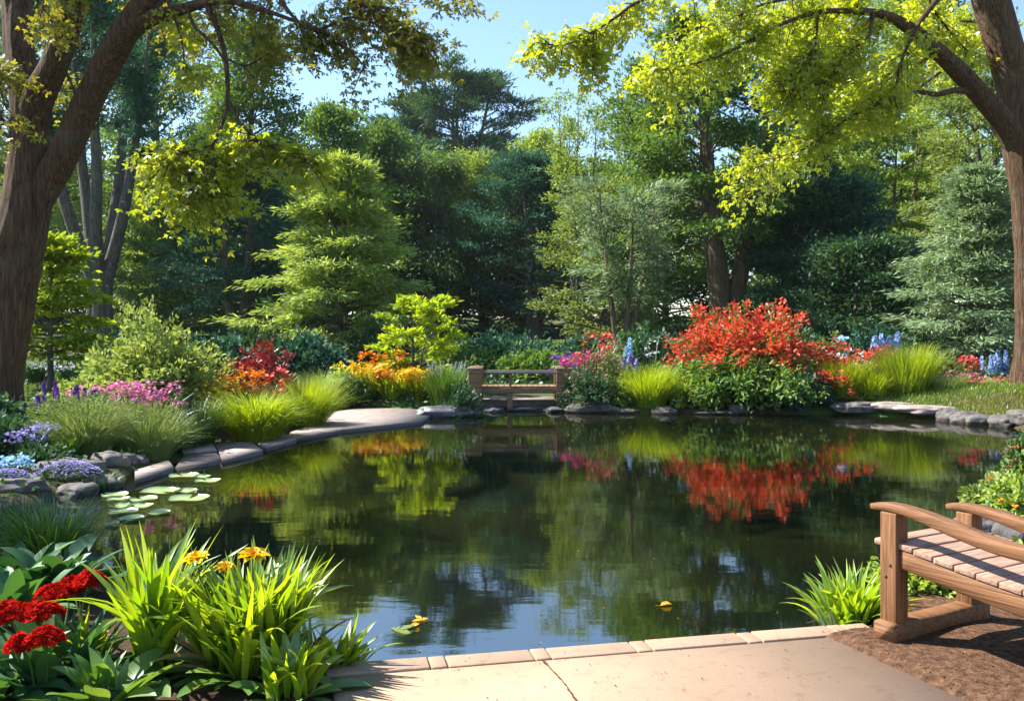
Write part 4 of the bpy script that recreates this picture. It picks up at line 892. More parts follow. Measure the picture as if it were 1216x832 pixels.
SH('fern', 'blue-green fern draping into the pond beneath the scarlet shrub', 940, 18.0, 448, 44, 'teal', cat='fern', shoots=120, k=7, L=.11, Wd=.04, tw=6, seed=355)
CL('meadow_grass', 'yellow-green grass filling the bank beside the broad leafy shrub', 1004, 18.3, 424, 48, 2000, 'chart', w=.016, seed=356, curv=(.3, 1.3))
CL('meadow_grass', 'green grass along the water in front of the tall grass', 1036, 18.0, 438, 38, 1200, 'chart', w=.016, seed=357, curv=(.5, 1.5))
CL('maiden_grass', 'tall fountain of bright green maiden grass on the right bank', 1078, 18.0, 406, 50, 1900, 'chart', w=.020, seed=358, curv=(.05, .8), lean=(0, .55), hv=(.5, 1.05))
CL('astilbe_plant', 'coral pink astilbe plume in front of the blue spires', 1044, 19.2, 414, 13, 80, 'darkg', cat='flower', w=.03, seed=359, tips=('rose', 22, .05, 8, .06, 1.0))
CL('astilbe_plant', 'low coral flowers beside the scarlet shrub', 1008, 19.4, 428, 14, 80, 'darkg', cat='flower', w=.03, seed=360, tips=('rose', 12, .045, 6, .05, 1.0))
CL('daisy_plant', 'white flowers between the scarlet shrub and coral astilbe', 1022, 19.8, 420, 12, 80, 'darkg', cat='flower', w=.03, seed=361, tips=('white', 12, .045, 6, .05, 1.0))
CL('daisy_plant', 'pale blue-white flower close to the scarlet shrub tips', 996, 20.4, 406, 8, 60, 'darkg', cat='flower', w=.03, seed=362, tips=('cyan', 7, .05, 8, .06, 1.0))
for i, (px, pt, pb, lab) in enumerate(((1039, 398, 414, 'blue delphinium spire nearest the coral astilbe'), (1047, 396, 416, 'second blue delphinium spire in the dark gap'), (1056, 397, 416, 'third blue delphinium spire in the dark gap'), (1066, 394, 416, 'fourth and tallest blue delphinium spire in the dark gap'))):
    x, y = G(px, 21.5); h = Z(pt, 21.5) - zp(x, y)
    spires('delphinium_plant', lab, x, y, [(0, 0, h, (pb - pt) * 21.5 / FPX)], 'blue', seed=363 + i, fs=.06, rad=.09, group='blue delphiniums in the shade')
x, y = G(1185, 20.0)
spires('delphinium_plant', 'patch of violet-blue delphiniums under the silvery fir', x, y, [(r_.uniform(-.35, .35), r_.uniform(-.2, .2), r_.uniform(.55, .85), .4) for i in range(8)], 'blue', seed=368, fs=.04, rad=.05)
SH('low_shrub', 'green shrub edged with burgundy flowers behind the meadow grass', 1128, 19.0, 428, 34, 'olive', shoots=100, k=6, L=.08, Wd=.05, seed=369, blossom=('rose', .18, 7, .04, .05))
CL('astilbe_plant', 'upright coral astilbe beside the shrub of the right bank', 1152, 18.6, 426, 12, 80, 'grassg', cat='flower', w=.03, seed=370, tips=('rose', 18, .045, 8, .05, 1.0))
CL('feather_grass', 'straw green grass mound below the coral astilbe', 1128, 17.6, 444, 38, 900, 'straw', w=.010, seed=371, curv=(.4, 1.3))
CL('heather_plant', 'pinkish heather mound leaning to the right trunk', 1168, 17.5, 447, 30, 420, 'straw', cat='flower', w=.012, seed=372, tips=('rose', 50, .024, 4, .05, .95))
CL('heather_plant', 'pale pink heather between straw grass and the redder heather', 1140, 18.2, 442, 24, 300, 'straw', cat='flower', w=.012, seed=373, tips=('dusty', 50, .024, 4, .05, 1.0))
# shade planting at the foot of the wood
for lab, px, D, py, hw, m_, sd in (
    ('blue-green ground shrub behind the bridge, longest of the low hedge mounds', 600, 31, 402, 70, 'teal', 380), ('green mound on the lawn close behind the footbridge', 640, 25, 424, 50, 'mid', 381),
    ('low green mound behind the chartreuse sapling', 560, 26, 422, 40, 'mid', 382), ('dark teal mound under the umbrella tree', 690, 29, 408, 34, 'teal', 383),
    ('dark shrub in shade behind the burgundy shrub', 262, 22, 408, 44, 'teal', 384), ('blue-green shrub below the pale conifer', 360, 24, 404, 48, 'teal', 385),
    ('dark shrub below the tan twin trunk', 300, 27, 400, 50, 'dark', 386), ('dark shrub behind the cream shrub', 160, 24, 398, 50, 'dark', 387),
    ('dark shrub behind the chartreuse sapling', 440, 27, 396, 44, 'dark', 388), ('dark shrub behind the lavender delphiniums', 770, 24, 402, 44, 'dark', 389),
    ('dark shrub behind the tall maiden grass', 1085, 23, 404, 44, 'dark', 390), ('teal shrub behind the blue delphinium spires', 1040, 24, 400, 40, 'teal', 391),
    ('dark shrub under the silvery fir', 1140, 23, 412, 50, 'dark', 392), ('dark shrub behind the scarlet shrub', 950, 24, 396, 60, 'dark', 393), ('dark shrub at the foot of the stout forked trunk', 850, 25, 392, 56, 'dark', 394)):
    SH('low_shrub', lab, px, D, py, hw, m_, shoots=110, k=6, L=.16, Wd=.09, tw=5, sig=.12, seed=sd, spiky=.15, inner=.3, group='low shrubs at the foot of the wood')

# lawn blades and creeping ground cover (uncountable)
rng = rs(55)
def scatter_blades(boxes, h, w, ok=None):
    out = MB()
    for x0, x1, y0, y1, n in boxes:
        x = rng.uniform(x0, x1, n); y = rng.uniform(y0, y1, n); d = sdist(x, y); k = d > .3
        if ok is not None: k &= ok(x, y)
        x, y = x[k], y[k]; n = len(x); s = np.clip(y / 16, .7, 3)
        blades(out, np.stack([x, y, zg(x, y) - .01], 1), rng.uniform(0, 6.28, n), rng.uniform(0, .6, n), h * s * rng.uniform(.6, 1.2, n), w * s * rng.uniform(.7, 1.3, n), rng.uniform(.2, 1.2, n), 2)
    return out
mound = lambda x, y: True
g = scatter_blades([(7.2, 12.5, 14.0, 18.2, 34000), (-14, -5.2, 14, 24, 24000), (-4.5, 3.5, 21, 42, 26000)], .085, .014)
tag(g.build('lawn_grass', M['lawn']), kind='stuff')
n = 60000; x = rng.uniform(-13, 12, n); y = rng.uniform(6, 30, n); d = sdist(x, y)
k = (d > .12) & ~((x > -5.0) & (x < -1.2) & (y > 10.4) & (y < 16.9) & (d < .5)) & ~((np.abs(x - .6) < 1.5) & (y > 17.5) & (y < 23)) & (rng.uniform(0, 1, n) < np.where(d < 6, 1, .55)) & ~((x > 6.8) & (y > 13.5) & (y < 17.6))
k &= ~((x > 1.1) & (x < 4.2) & (y < 6.6)) & ~((x > -4.2) & (x < -.7) & (y > 13.2) & (y < 18.4) & (d < 2.6))
x, y = x[k], y[k]; n = len(x); mb = MB()
hh = rng.uniform(0, .13, n) * (1 + .6 * np.sin(x * 2.1) * np.cos(y * 1.7))
leaves(mb, np.stack([x, y, zg(x, y) + hh], 1), np.stack([rng.normal(0, 1, n), rng.normal(0, 1, n), rng.uniform(-.2, .7, n)], 1), UP + rng.normal(0, .5, (n, 3)), .09 * np.clip(y / 14, 1, 2), .05 * np.clip(y / 14, 1, 2), 'diamond')
tag(mb.build('ground_cover_foliage', M['cover']), kind='stuff')

# ------------------------------------------------------------------ thin summer haze in the wood
mb = MB(); hx0, hx1, hy0, hy1, hz0, hz1 = -90, 90, -8, 128, -1.9, 44
hv = [(a, b, c) for c in (hz0, hz1) for b in (hy0, hy1) for a in (hx0, hx1)]
mb.add(hv, [(0, 2, 3, 1), (4, 5, 7, 6), (0, 1, 5, 4), (2, 6, 7, 3), (0, 4, 6, 2), (1, 3, 7, 5)])
m_, nt_, out_ = newmat('summer_haze'); vp = nd(nt_, 'ShaderNodeVolumePrincipled'); vp.inputs['Color'].default_value = (.78, .90, 1, 1); vp.inputs['Density'].default_value = .00015; vp.inputs['Anisotropy'].default_value = .2
nt_.links.new(vp.outputs[0], out_.inputs['Volume'])
tag(mb.build('haze', m_), kind='stuff')

# ------------------------------------------------------------------ rocks
def rock(name, label, x, y, sx, sy, sz, mat='rock', seed=1, rz=0, z=None, group='rocks along the pond edge', sub=4):
    bm = bmesh.new(); bmesh.ops.create_icosphere(bm, subdivisions=sub, radius=1)
    o = Vector((seed * 3.1, seed * 1.7, seed * .9))
    for v in bm.verts:
        p = v.co.copy(); n1 = noise.noise(p * 1.1 + o) * .38 + noise.noise(p * 2.6 + o) * .16 + noise.noise(p * 7 + o) * .05
        c = noise.cell(p * 1.3 + o) * .10
        p = p * (1 + n1 + c)
        p = Vector([math.copysign(abs(a) ** .8, a) for a in p])
        v.co = Vector((p.x * sx, p.y * sy, p.z * sz))
    mb = MB(); put(mb, bm, rotz(rz))
    z0 = (zp(x, y) if z is None else z)
    ob = mb.build(name, M[mat], None, smooth=True, origin=(0, 0, 0)); ob.location = (x, y, z0)
    return tag(ob, label, 'rock', group)
RK = [  # label, px, D, sx, sy, sz, mat
    ('broad flat grey rock at the shore under the feather grass', 74, 9.3, .30, .22, .10, 'rock'), ('tilted grey rock between the broad flat rock and the lily pads', 103, 9.35, .20, .15, .10, 'rock'),
    ('rounded brown-grey rock at the foot of the big feather grass', 128, 9.75, .22, .15, .14, 'rock'), ('small round rock between two feather grass mounds', 147, 9.95, .14, .11, .09, 'rock'),
    ('small grey rock touching the flagstones', 163, 10.15, .15, .11, .07, 'rock'), ('pale shore rock nearest the lily pads', 120, 8.95, .20, .15, .10, 'rock'), ('grey shore rock below the lavender mat', 92, 8.55, .22, .16, .09, 'rock'), ('low rock at the left frame edge under lavender flowers', 8, 8.3, .34, .24, .10, 'rock'),
    ('dark veined boulder at the end of the paving by the footbridge', 530, 16.9, .58, .32, .19, 'rockd'), ('dark wet stone under the footbridge', 583, 18.15, .28, .22, .09, 'rockd'),
    ('long dark stone beneath the bridge leg', 624, 18.3, .42, .24, .08, 'rockd'), ('low dark stone in front of the right bridge post', 656, 18.1, .24, .2, .08, 'rockd'),
    ('long pale stone at the waterline below the pink blooms', 704, 17.9, .55, .25, .12, 'rock'), ('flat pale stone below the yellow-green shrub', 738, 17.75, .34, .22, .08, 'rock'),
    ('small stone under the chartreuse fountain grass', 790, 17.6, .26, .2, .12, 'rock'), ('pale stone at the waterline under the scarlet shrub', 876, 17.55, .22, .16, .12, 'rock'),
    ('thin flat stone awash under the scarlet shrub', 852, 17.5, .40, .22, .06, 'rock'), ('dark long stone below the meadow grass', 1022, 17.35, .55, .28, .12, 'rock'),
    ('flat shore stone below the tall maiden grass', 1062, 17.2, .45, .3, .10, 'rockp'), ('long flat brown stone on the shore right of the maiden grass', 1098, 16.8, .55, .35, .10, 'rockp'),
    ('round brown boulder starting the lawn edging', 1127, 16.15, .26, .22, .17, 'rock'), ('grey edging boulder of the grassy mound', 1150, 15.75, .30, .22, .16, 'rock'),
    ('long edging stone under the mossy mound', 1172, 15.4, .34, .22, .15, 'rock'), ('blocky edging stone nearest the frame edge', 1198, 15.1, .32, .22, .16, 'rock'), ('last edging stone cut by the frame', 1222, 14.8, .3, .22, .16, 'rock'),
    ('brown stone behind the far bench arm', 1158, 6.35, .19, .14, .14, 'rock'), ('ochre stone behind the far bench arm, cut by the frame', 1203, 6.2, .16, .12, .13, 'rock'), ('flat stone under the orange border flowers', 1185, 6.6, .15, .12, .10, 'rock')]
for i, (lab, px, D, sx, sy, sz, m_) in enumerate(RK):
    x, y = G(px, D); rock('rock', lab, x, y, sx, sy, sz, m_, seed=20 + i, rz=i * 1.3 if sx < .3 else (i % 3 - 1) * .12, z=max(zp(x, y), WZ) + sz * .15)
# mats of small lavender flowers on the shore rocks
for lab, px, D, hw, sd in (('lavender flower mat spilling over the shore rock', 82, 8.9, .34, 1), ('lavender flower mat at the left frame edge', 12, 8.35, .30, 2)):
    x, y = G(px, D); z0 = max(zp(x, y), WZ); root = thing('flower_mat', lab, 'flower', (x, y, z0)); rng = rs(600 + sd); mb = MB(); lf = MB()
    n = 1500; a = rng.uniform(0, 6.28, n); q = np.sqrt(rng.uniform(0, 1, n)); C = np.stack([np.cos(a) * q * hw, np.sin(a) * q * hw * .6, .03 + .12 * (1 - q ** 2) + rng.uniform(0, .03, n)], 1)
    leaves(lf, C - (0, 0, .02), rng.normal(0, 1, (n, 3)), UP + rng.normal(0, .6, (n, 3)), .03, .015); florets(mb, C[:900], rng.normal(0, .4, (900, 3)) + UP, .014, rng, 4)
    lf.build('foliage', M['grassg'], root); mb.build('blossoms', M['lav'], root)

# ------------------------------------------------------------------ footbridge
by = 18.35
bx0, bx1 = X(558, by), X(668, by); root = thing('footbridge', 'small wooden footbridge with rails and square end posts over the pond inlet', 'bridge', ((bx0 + bx1) / 2, by, WZ))
w = (bx1 - bx0) / 2; zd = Z(459, by) - WZ; zr = Z(442, by) - WZ
mb = MB()
for i in range(14):
    cuboid(mb, (-w + .12 + (2 * w - .24) * (i + .5) / 14, .28, zd), ((2 * w - .24) / 14 - .008, .78, .035), None, .005)
mb.build('deck', M['woodb'], root)
for yy, nm in ((-.10, 'woodb'), (.66, 'woodb')):
    mb = MB(); cuboid(mb, (0, yy, zd - .075), (2 * w - .1, .06, .11), None, .006); mb.build('beam', M['woodb'], root)
    mb = MB(); cuboid(mb, (0, yy - .01, zr), (2 * w - .1, .07, .045), None, .008); mb.build('rail', M['woodg'], root)
    mb = MB(); cuboid(mb, (-.12, yy, (zd + zr) / 2), (.05, .05, zr - zd - .046), None, .005); mb.build('baluster', M['woodb'], root)
    mb = MB(); cuboid(mb, (-.13, yy, (zd - .14) / 2 - .1), (.11, .10, zd - .13 + .2), None, .006); mb.build('support_leg', M['woodb'], root)
for sx, pw, mt in ((-1, .27, 'woodb'), (1, .16, 'woodb')):
    for yy in (-.12, .70):
        pm = MB(); hz = zr + .06
        for j in range(7): cuboid(pm, (sx * (w - pw / 2 + .02), yy, .2 + (hz - .2) * (j + .5) / 7), (pw, .2, (hz - .2) / 7 - .006), None, .008)
        cuboid(pm, (sx * (w - pw / 2 + .02), yy, (hz + .1) / 2), (pw - .03, .17, hz - .12), None, .004)
        po = pm.build('post', M[mt], root)
        cm = MB(); cuboid(cm, (sx * (w - pw / 2 + .02), yy, hz + .025), (pw + .03, .23, .045), None, .01); cm.build('post_cap', M['woodp'], po)

# ------------------------------------------------------------------ things on the water
PADS = [('largest round lily pad, alone on the dark water edge of the cluster', 224, 593, 23), ('wide lily pad behind the largest one', 190, 584, 22), ('small lily pad joining the wide one to the back', 222, 584, 13), ('lily pad at the front of the cluster beside open water', 188, 610, 14),
    ('lily pad in the middle row touching the wide one', 170, 594, 16), ('narrow lily pad nearest the shore rocks', 136, 589, 15), ('lily pad below the narrow shore pad', 140, 594, 13), ('lily pad in the middle of the cluster', 166, 602, 15), ('lily pad left of centre in the front row', 144, 602, 13),
    ('front lily pad overlapped by shade', 156, 617, 15), ('smallest lily pad at the front corner', 132, 624, 9), ('broken looking lily pad at the near corner', 146, 609, 17), ('far lily pad near the flagstones', 218, 566, 17), ('second far lily pad near the flagstones', 246, 572, 15), ('third far lily pad in the yellow reflection', 240, 567, 10)]
for i, (lab, px, py, hw) in enumerate(PADS):
    D = (EYE - WZ) * FPX / (py - 400); r = hw * D / FPX; rng = rs(700 + i); a0 = rng.uniform(0, 6.28); n = 30; mb = MB()
    a = a0 + .16 + np.arange(n + 1) * (2 * math.pi - .32) / n
    v = [(0, 0, .004)]
    for f, zz in ((.5, .006), (.93, .008), (1.0, .020)):
        rr = r * f * (1 + .035 * np.sin(a * 5 + i) + .02 * np.sin(a * 9)); v += list(np.stack([np.cos(a) * rr, np.sin(a) * rr * 1.06, zz + .006 * np.sin(a * 3 + i) * f], 1))
    m_ = n + 1; t = [(0, 1 + j, 2 + j) for j in range(n)]; q = [(1 + k * m_ + j, 1 + (k + 1) * m_ + j, 2 + (k + 1) * m_ + j, 2 + k * m_ + j) for k in range(2) for j in range(n)]
    mb.add(v, q, t); ob = mb.build('lily_pad', M['lily'], smooth=True, origin=(0, 0, 0)); ob.location = (X(px, D), D, WZ + .004)
    tag(ob, lab, 'lily pad', 'lily pads')
for i, (lab, px, py, s, a) in enumerate((('upright-pointing yellow fallen leaf floating on the sky reflection', 502, 737, .055, 2.2), ('smaller golden fallen leaf beside the pale floating leaf', 489, 746, .042, 1.0), ('pale translucent fallen leaf next to two golden leaves', 470, 750, .085, .7), ('lone yellow-brown fallen leaf on the dark water near the bench', 784, 720, .05, .3))):
    D = (EYE - WZ) * FPX / (py - 400); mb = MB(); c = np.array([(0, 0, 0.)])
    for dz in (0,): leaves(mb, c, np.array([(math.cos(a), math.sin(a), .12)]), np.array([(0., 0, 1)]), s * 1.5, s, 'maple' if i in (0, 2) else 'hex')
    tube(mb, [(0, 0, 0), (-math.cos(a) * s * .6, -math.sin(a) * s * .6, .004)], [.0015, .001], 4)
    ob = mb.build('fallen_leaf', M['fallen'] if i != 2 else M['straw'], None, False, (0, 0, 0)); ob.location = (X(px, D), D, WZ + .006); tag(ob, lab, 'leaf', 'fallen leaves on the pond')

rng = rs(77); n = 420; x = rng.uniform(-4, 7.5, n); y = 4.2 + 12.5 * rng.uniform(0, 1, n) ** 1.5; k = sdist(x, y) < -.05; k &= (rng.uniform(0, 1, n) < .35) | (sdist(x, y) > -.5); x, y = x[k], y[k]; n = len(x); mb = MB()
leaves(mb, np.stack([x, y, np.full(n, WZ + .003)], 1), np.stack([rng.normal(0, 1, n), rng.normal(0, 1, n), np.full(n, .03)], 1), np.tile(UP, (n, 1)), rng.uniform(.008, .03, n), rng.uniform(.006, .014, n), 'hex')
tag(mb.build('pond_litter', M['wither']), kind='stuff')

# ------------------------------------------------------------------ near bank
def rosette(mb, rng, c, n, L, Wd, lean=(.5, 1.25), curv=(.5, 1.3), prof='broad', fold=.28, r=.05):
    az = np.arange(n) * 2.39996 + rng.uniform(-.3, .3, n)
    b = np.array(c) + np.stack([np.cos(az) * r, np.sin(az) * r, np.zeros(n)], 1) * rng.uniform(.2, 1, (n, 1))
    s = rng.uniform(.65, 1.15, n)
    blades(mb, b, az, rng.uniform(*lean, n), L * s, Wd * s, rng.uniform(*curv, n), 8, prof, fold, rng.normal(0, .35, n))
def daylily(name, label, x, y, h, r, n, mat='iris', cat='plant', seed=1, w=.032, fans=9, wide=None, group=None):
    rng = rs(seed); z0 = zp(x, y) - .02; root = thing(name, label, cat, (x, y, z0), group); mb = MB()
    for f in range(fans):
        a = rng.uniform(0, 6.28); q = r * .42 * math.sqrt(rng.uniform(0, 1)); c = np.array((math.cos(a) * q, math.sin(a) * q, 0)); m = n // fans
        az = rng.uniform(0, 6.28, m); s = rng.uniform(.6, 1.12, m)
        out = np.array((math.cos(a), math.sin(a))) * q / r
        hx = np.cos(az) + out[0] * 1.6; hy = np.sin(az) + out[1] * 1.6; az = np.arctan2(hy, hx)
        b = c + rng.normal(0, .018, (m, 3)) * (1, 1, 0)
        blades(mb, b, az, rng.uniform(.03, .42, m), h * 1.15 * s, w * rng.uniform(.7, 1.25, m), rng.uniform(.15, 1.5, m) * (s * .6 + .4), 9, 'strap', .30, rng.normal(0, .5, m))
    mb.build('foliage', M[mat], root)
    wb = MB(); m = max(4, n // 22); a = rng.uniform(0, 6.28, m); q = r * .5 * rng.uniform(.2, 1, m)
    blades(wb, np.stack([np.cos(a) * q, np.sin(a) * q, np.full(m, .01)], 1), a + rng.normal(0, .5, m), rng.uniform(.6, 1.3, m), h * rng.uniform(.4, .9, m), w * .7, rng.uniform(.5, 1.5, m), 7, 'strap', .3, rng.normal(0, 1, m))
    wb.build('withered_leaves', M['wither'], root)
    if wide:
        lb = MB(); rosette(lb, rng, (0, 0, 0), wide[0], wide[1], wide[2], (.75, 1.3), (.3, 1.1), 'broad', .25, r * .35); lb.build('leaf_rosette', M['hostal'], root)
    return root
def ruffled_flower(parent, p, r, mat, rng, core='orange'):
    st = MB(); p = np.array(p, float); b = np.array((p[0] * .55, p[1] * .55, .02))
    tube(st, spline([b, (b + p) / 2 + np.array((rng.uniform(-.02, .02), rng.uniform(-.02, .02), .02)), p], 10), np.linspace(.005, .0035, 10), 6)
    fo = MB(); N = unit(np.array((rng.uniform(-.3, .3), -.25, 1.0))); U = unit(np.cross(N, (0, 1, .2))); V = np.cross(N, U)
    for ring, (m, lift, s) in enumerate(((9, .12, 1.0), (8, .45, .8), (6, .95, .55))):
        a = np.arange(m) * 2 * math.pi / m + ring * .35 + rng.uniform(-.1, .1, m)
        d = np.cos(a)[:, None] * U + np.sin(a)[:, None] * V
        leaves(fo, np.repeat(p[None], m, 0) + d * r * .08, d + N * lift, N - d * lift * .8 + rng.normal(0, .15, (m, 3)), r * s * rng.uniform(.85, 1.1, m), r * s * .62, 'hex')
    h = fo.build('flower', M[mat], parent); c = MB(); n = 30; a = rng.uniform(0, 6.28, n); q = rng.uniform(0, .22, n) * r
    leaves(c, p + np.cos(a)[:, None] * U * q[:, None] + np.sin(a)[:, None] * V * q[:, None] + N * r * .1, N + rng.normal(0, .3, (n, 3)), rng.normal(0, 1, (n, 3)), r * .3, r * .08)
    c.build('flower_centre', M[core], h); st.build('flower_stalk', M['stem'], parent)

x, y = G(178, 3.78)
da = daylily('daylily_plant', 'tall bright green strap-leaved clump between the red flowers and the yellow flowered clump', x, y, .52, .22, 130, seed=801, w=.036, fans=7, wide=(16, .36, .075))
rng = rs(802); mb = MB()
for px, pt in ((198, 634), (152, 648), (228, 640)):
    tube(mb, spline([(0, 0, .05), (X(px, 3.8) - x, .02, .3), (X(px, 3.8) - x + rng.uniform(-.01, .01), .03, Z(pt, 3.8) - zp(x, y))], 10), np.linspace(.005, .002, 10), 5)
mb.build('flower_stalk', M['stem'], da)
x, y = G(300, 3.74)
db = daylily('daylily_plant', 'broad bright green daylily clump with three yellow-orange flowers beside the terrace', x, y, .45, .36, 420, seed=803, w=.038, fans=20, wide=(34, .34, .075))
for px, py, r, m_ in ((233, 657, .060, 'yelf'), (267, 668, .046, 'yelf'), (300, 654, .066, 'yelf')):
    ruffled_flower(db, (X(px, 3.78) - x, .04, Z(py, 3.78) - zp(x, y)), r, m_, rng, 'orange')
x, y = G(392, 3.88)
daylily('daylily_plant', 'smaller strap-leaved clump leaning over the water at the terrace corner', x, y, .28, .17, 90, seed=804, w=.032, fans=6)
x, y = G(345, 3.50)
daylily('daylily_plant', 'low strap-leaved clump on bare soil in front of the broad daylily', x, y, .24, .18, 60, seed=805, w=.036, fans=6, wide=(14, .26, .07))
x, y = G(120, 3.42)
hb = daylily('hosta_plant', 'pale striped hosta with broad arching leaves under the red flower heads', x, y, .20, .16, 24, mat='hostal', seed=806, w=.05, fans=4, wide=(26, .30, .085))
x, y = G(55, 3.62); rng = rs(807); z0 = zp(x, y) - .02
root = thing('yarrow_plant', 'dark green broad-leaved plant carrying flat crimson flower heads at the lower left', 'flower', (x, y, z0))
mb = MB(); rosette(mb, rng, (0, 0, 0), 30, .34, .10, (.3, 1.25), (.3, 1.2), 'broad', .25, .10); rosette(mb, rng, (-.15, -.10, 0), 18, .30, .11, (.4, 1.2), (.3, 1.2), 'broad', .25, .08)
rosette(mb, rng, (.05, .1, .0), 40, .30, .03, (.05, .7), (.2, 1.0), 'strap', .25, .12); mb.build('foliage', M['hosta'], root)
def flat_head(p, rx, rz_):
    p = np.array(p, float); st = MB(); b = np.array((p[0] * .4, p[1] * .4, .02)); tube(st, spline([b, (b + p) / 2 + (0.01, 0, .03), p], 10), np.linspace(.006, .004, 10), 6)
    for i in range(12):
        a = i * 2.4; e = p + np.array((math.cos(a) * rx * .6, math.sin(a) * rx * .6, rz_ * .2)); tube(st, [p - (0, 0, .06), (p + e) / 2 - (0, 0, .02), e], [.003, .0025, .002], 4)
    n = 430; a = rng.uniform(0, 6.28, n); q = np.sqrt(rng.uniform(0, 1, n)); lump = 1 + .16 * np.sin(a * 3 + p[0] * 20) + .1 * np.sin(a * 7)
    C = p + np.stack([np.cos(a) * q * rx * lump, np.sin(a) * q * rx * lump, rz_ * (1 - q ** 2) + rng.normal(0, .004, n) - .012 * q], 1)
    N = np.stack([np.cos(a) * q * .7, np.sin(a) * q * .7, np.ones(n)], 1) + rng.normal(0, .3, (n, 3))
    f = MB(); florets(f, C, N, .0155, rng, 5, .6); f.build('flower_head', M['crim'], root); st.build('flower_stalk', M['stem'], root)
for px, py, D, rx in ((66, 700, 3.85, .075), (106, 684, 3.95, .062), (84, 692, 4.0, .060), (8, 722, 3.55, .075), (46, 722, 3.6, .085), (54, 752, 3.4, .062), (22, 762, 3.38, .045), (-12, 730, 3.5, .06)):
    flat_head((X(px, D) - x, D - y, Z(py + 4, D) - z0), rx, .035)
x, y = G(112, 3.85)
daylily('lily_plant', 'small yellow-leaved plant with little red and gold flowers behind the crimson heads', x, y, .26, .13, 50, mat='chart', cat='flower', seed=809, w=.016, fans=5)
x, y = G(62, 5.45)
clump('sedge', 'dark green fountain sedge in shade at the near shore', x, y, .46, .36, 900, 'grassg', w=.010, seed=810, curv=(.3, 1.3), lean=(0, .8), S_=6)
x, y = G(18, 6.1)
clump('sedge', 'bluish dark sedge at the left frame edge under lavender flowers', x, y, .36, .40, 600, 'darkg', w=.010, seed=811, curv=(.3, 1.3), S_=6)
x, y = G(60, 4.85); rng = rs(812); root = thing('hosta_plant', 'dark blue-green hosta with broad ribbed leaves below the fountain sedge', 'plant', (x, y, zp(x, y))); mb = MB()
rosette(mb, rng, (0, 0, .02), 44, .36, .11, (.3, 1.2), (.4, 1.2), 'broad', .22, .12); rosette(mb, rng, (-.22, .05, .02), 30, .34, .11, (.3, 1.2), (.4, 1.2), 'broad', .22, .12); mb.build('foliage', M['hosta'], root)
x, y = G(10, 4.4); rng = rs(813); root = thing('hosta_plant', 'dark hosta at the left frame edge behind the crimson heads', 'plant', (x, y, zp(x, y))); mb = MB()
rosette(mb, rng, (0, 0, .02), 50, .30, .09, (.2, 1.2), (.4, 1.2), 'broad', .22, .14); mb.build('foliage', M['hosta'], root)

# right: daylily by the bench, low greenery, little border
x, y = G(1008, 4.62)
daylily('daylily_plant', 'bright yellow-green strap-leaved clump beside the bench post', x, y, .40, .25, 250, seed=820, w=.034, fans=11)
for lab, px, D, s in (('leafy low green plant under the bench, beside the post', 1096, 4.95, 821), ('leafy low green plant under the bench, deeper in shade', 1150, 5.2, 822), ('low green plant behind the far bench leg', 1195, 5.0, 823)):
    x, y = G(px, D); shrub('ground_plant', lab, x, y, .24, .19, 'light', cat='plant', shoots=70, k=6, L=.05, Wd=.03, tw=5, sig=.03, seed=s, shape='hex')
for lab, px, D, ry, rz_, m_, bl, s in (('variegated low border plant past the far bench arm', 1190, 7.3, .24, .24, 'pale', None, 824), ('bright green border plant with orange flowers cut by the frame', 1216, 6.9, .22, .26, 'light', ('orange', .18, 6, .03, .03), 825), ('red tipped border plant at the frame edge', 1226, 7.6, .24, .46, 'mid', ('rose', .3, 6, .035, .03), 826)):
    x, y = G(px, D); shrub('border_plant', lab, x, y, ry, rz_, m_, cat='plant', shoots=80, k=5, L=.06, Wd=.035, tw=5, sig=.03, seed=s, shape='hex', blossom=bl)

# bark chips on the mulch, crumbs on the terrace
rng = rs(900); n = 2600; x = rng.uniform(1.25, 3.4, n); y = rng.uniform(2.6, 4.9, n); k = (x > 1.77 + (3.41 - y) * .42) & (sdist(x, y) > .12); x, y = x[k], y[k]; n = len(x); mb = MB()
zz = np.maximum(zg(x, y) + .012, -.03) + .036
leaves(mb, np.stack([x, y, zz], 1), np.stack([rng.normal(0, 1, n), rng.normal(0, 1, n), rng.normal(0, .15, n)], 1), UP + rng.normal(0, .3, (n, 3)), rng.uniform(.008, .028, n), rng.uniform(.004, .010, n))
tag(mb.build('bark_debris', M['chip']), kind='stuff')
n = 120; mb = MB(); x = rng.uniform(-.6, 1.9, n); y = rng.uniform(3.0, 4.05, n)
k = (y < 3.9 + (x + .7) * .2) & (x < 1.72 + (3.41 - y) * .42); x, y = x[k], y[k]; n = len(x)
leaves(mb, np.stack([x, y, np.full(n, .004)], 1), np.stack([rng.normal(0, 1, n), rng.normal(0, 1, n), np.full(n, .15)], 1), UP + rng.normal(0, .2, (n, 3)), rng.uniform(.006, .016, n), rng.uniform(.004, .009, n))
tag(mb.build('terrace_debris', M['chip']), kind='stuff')

# ------------------------------------------------------------------ garden bench
P0 = np.array((1.745, 4.05)); wv = unit(np.array((.49, .28))); dv = np.array((wv[1], -wv[0]))   # wv across the front, dv towards the back
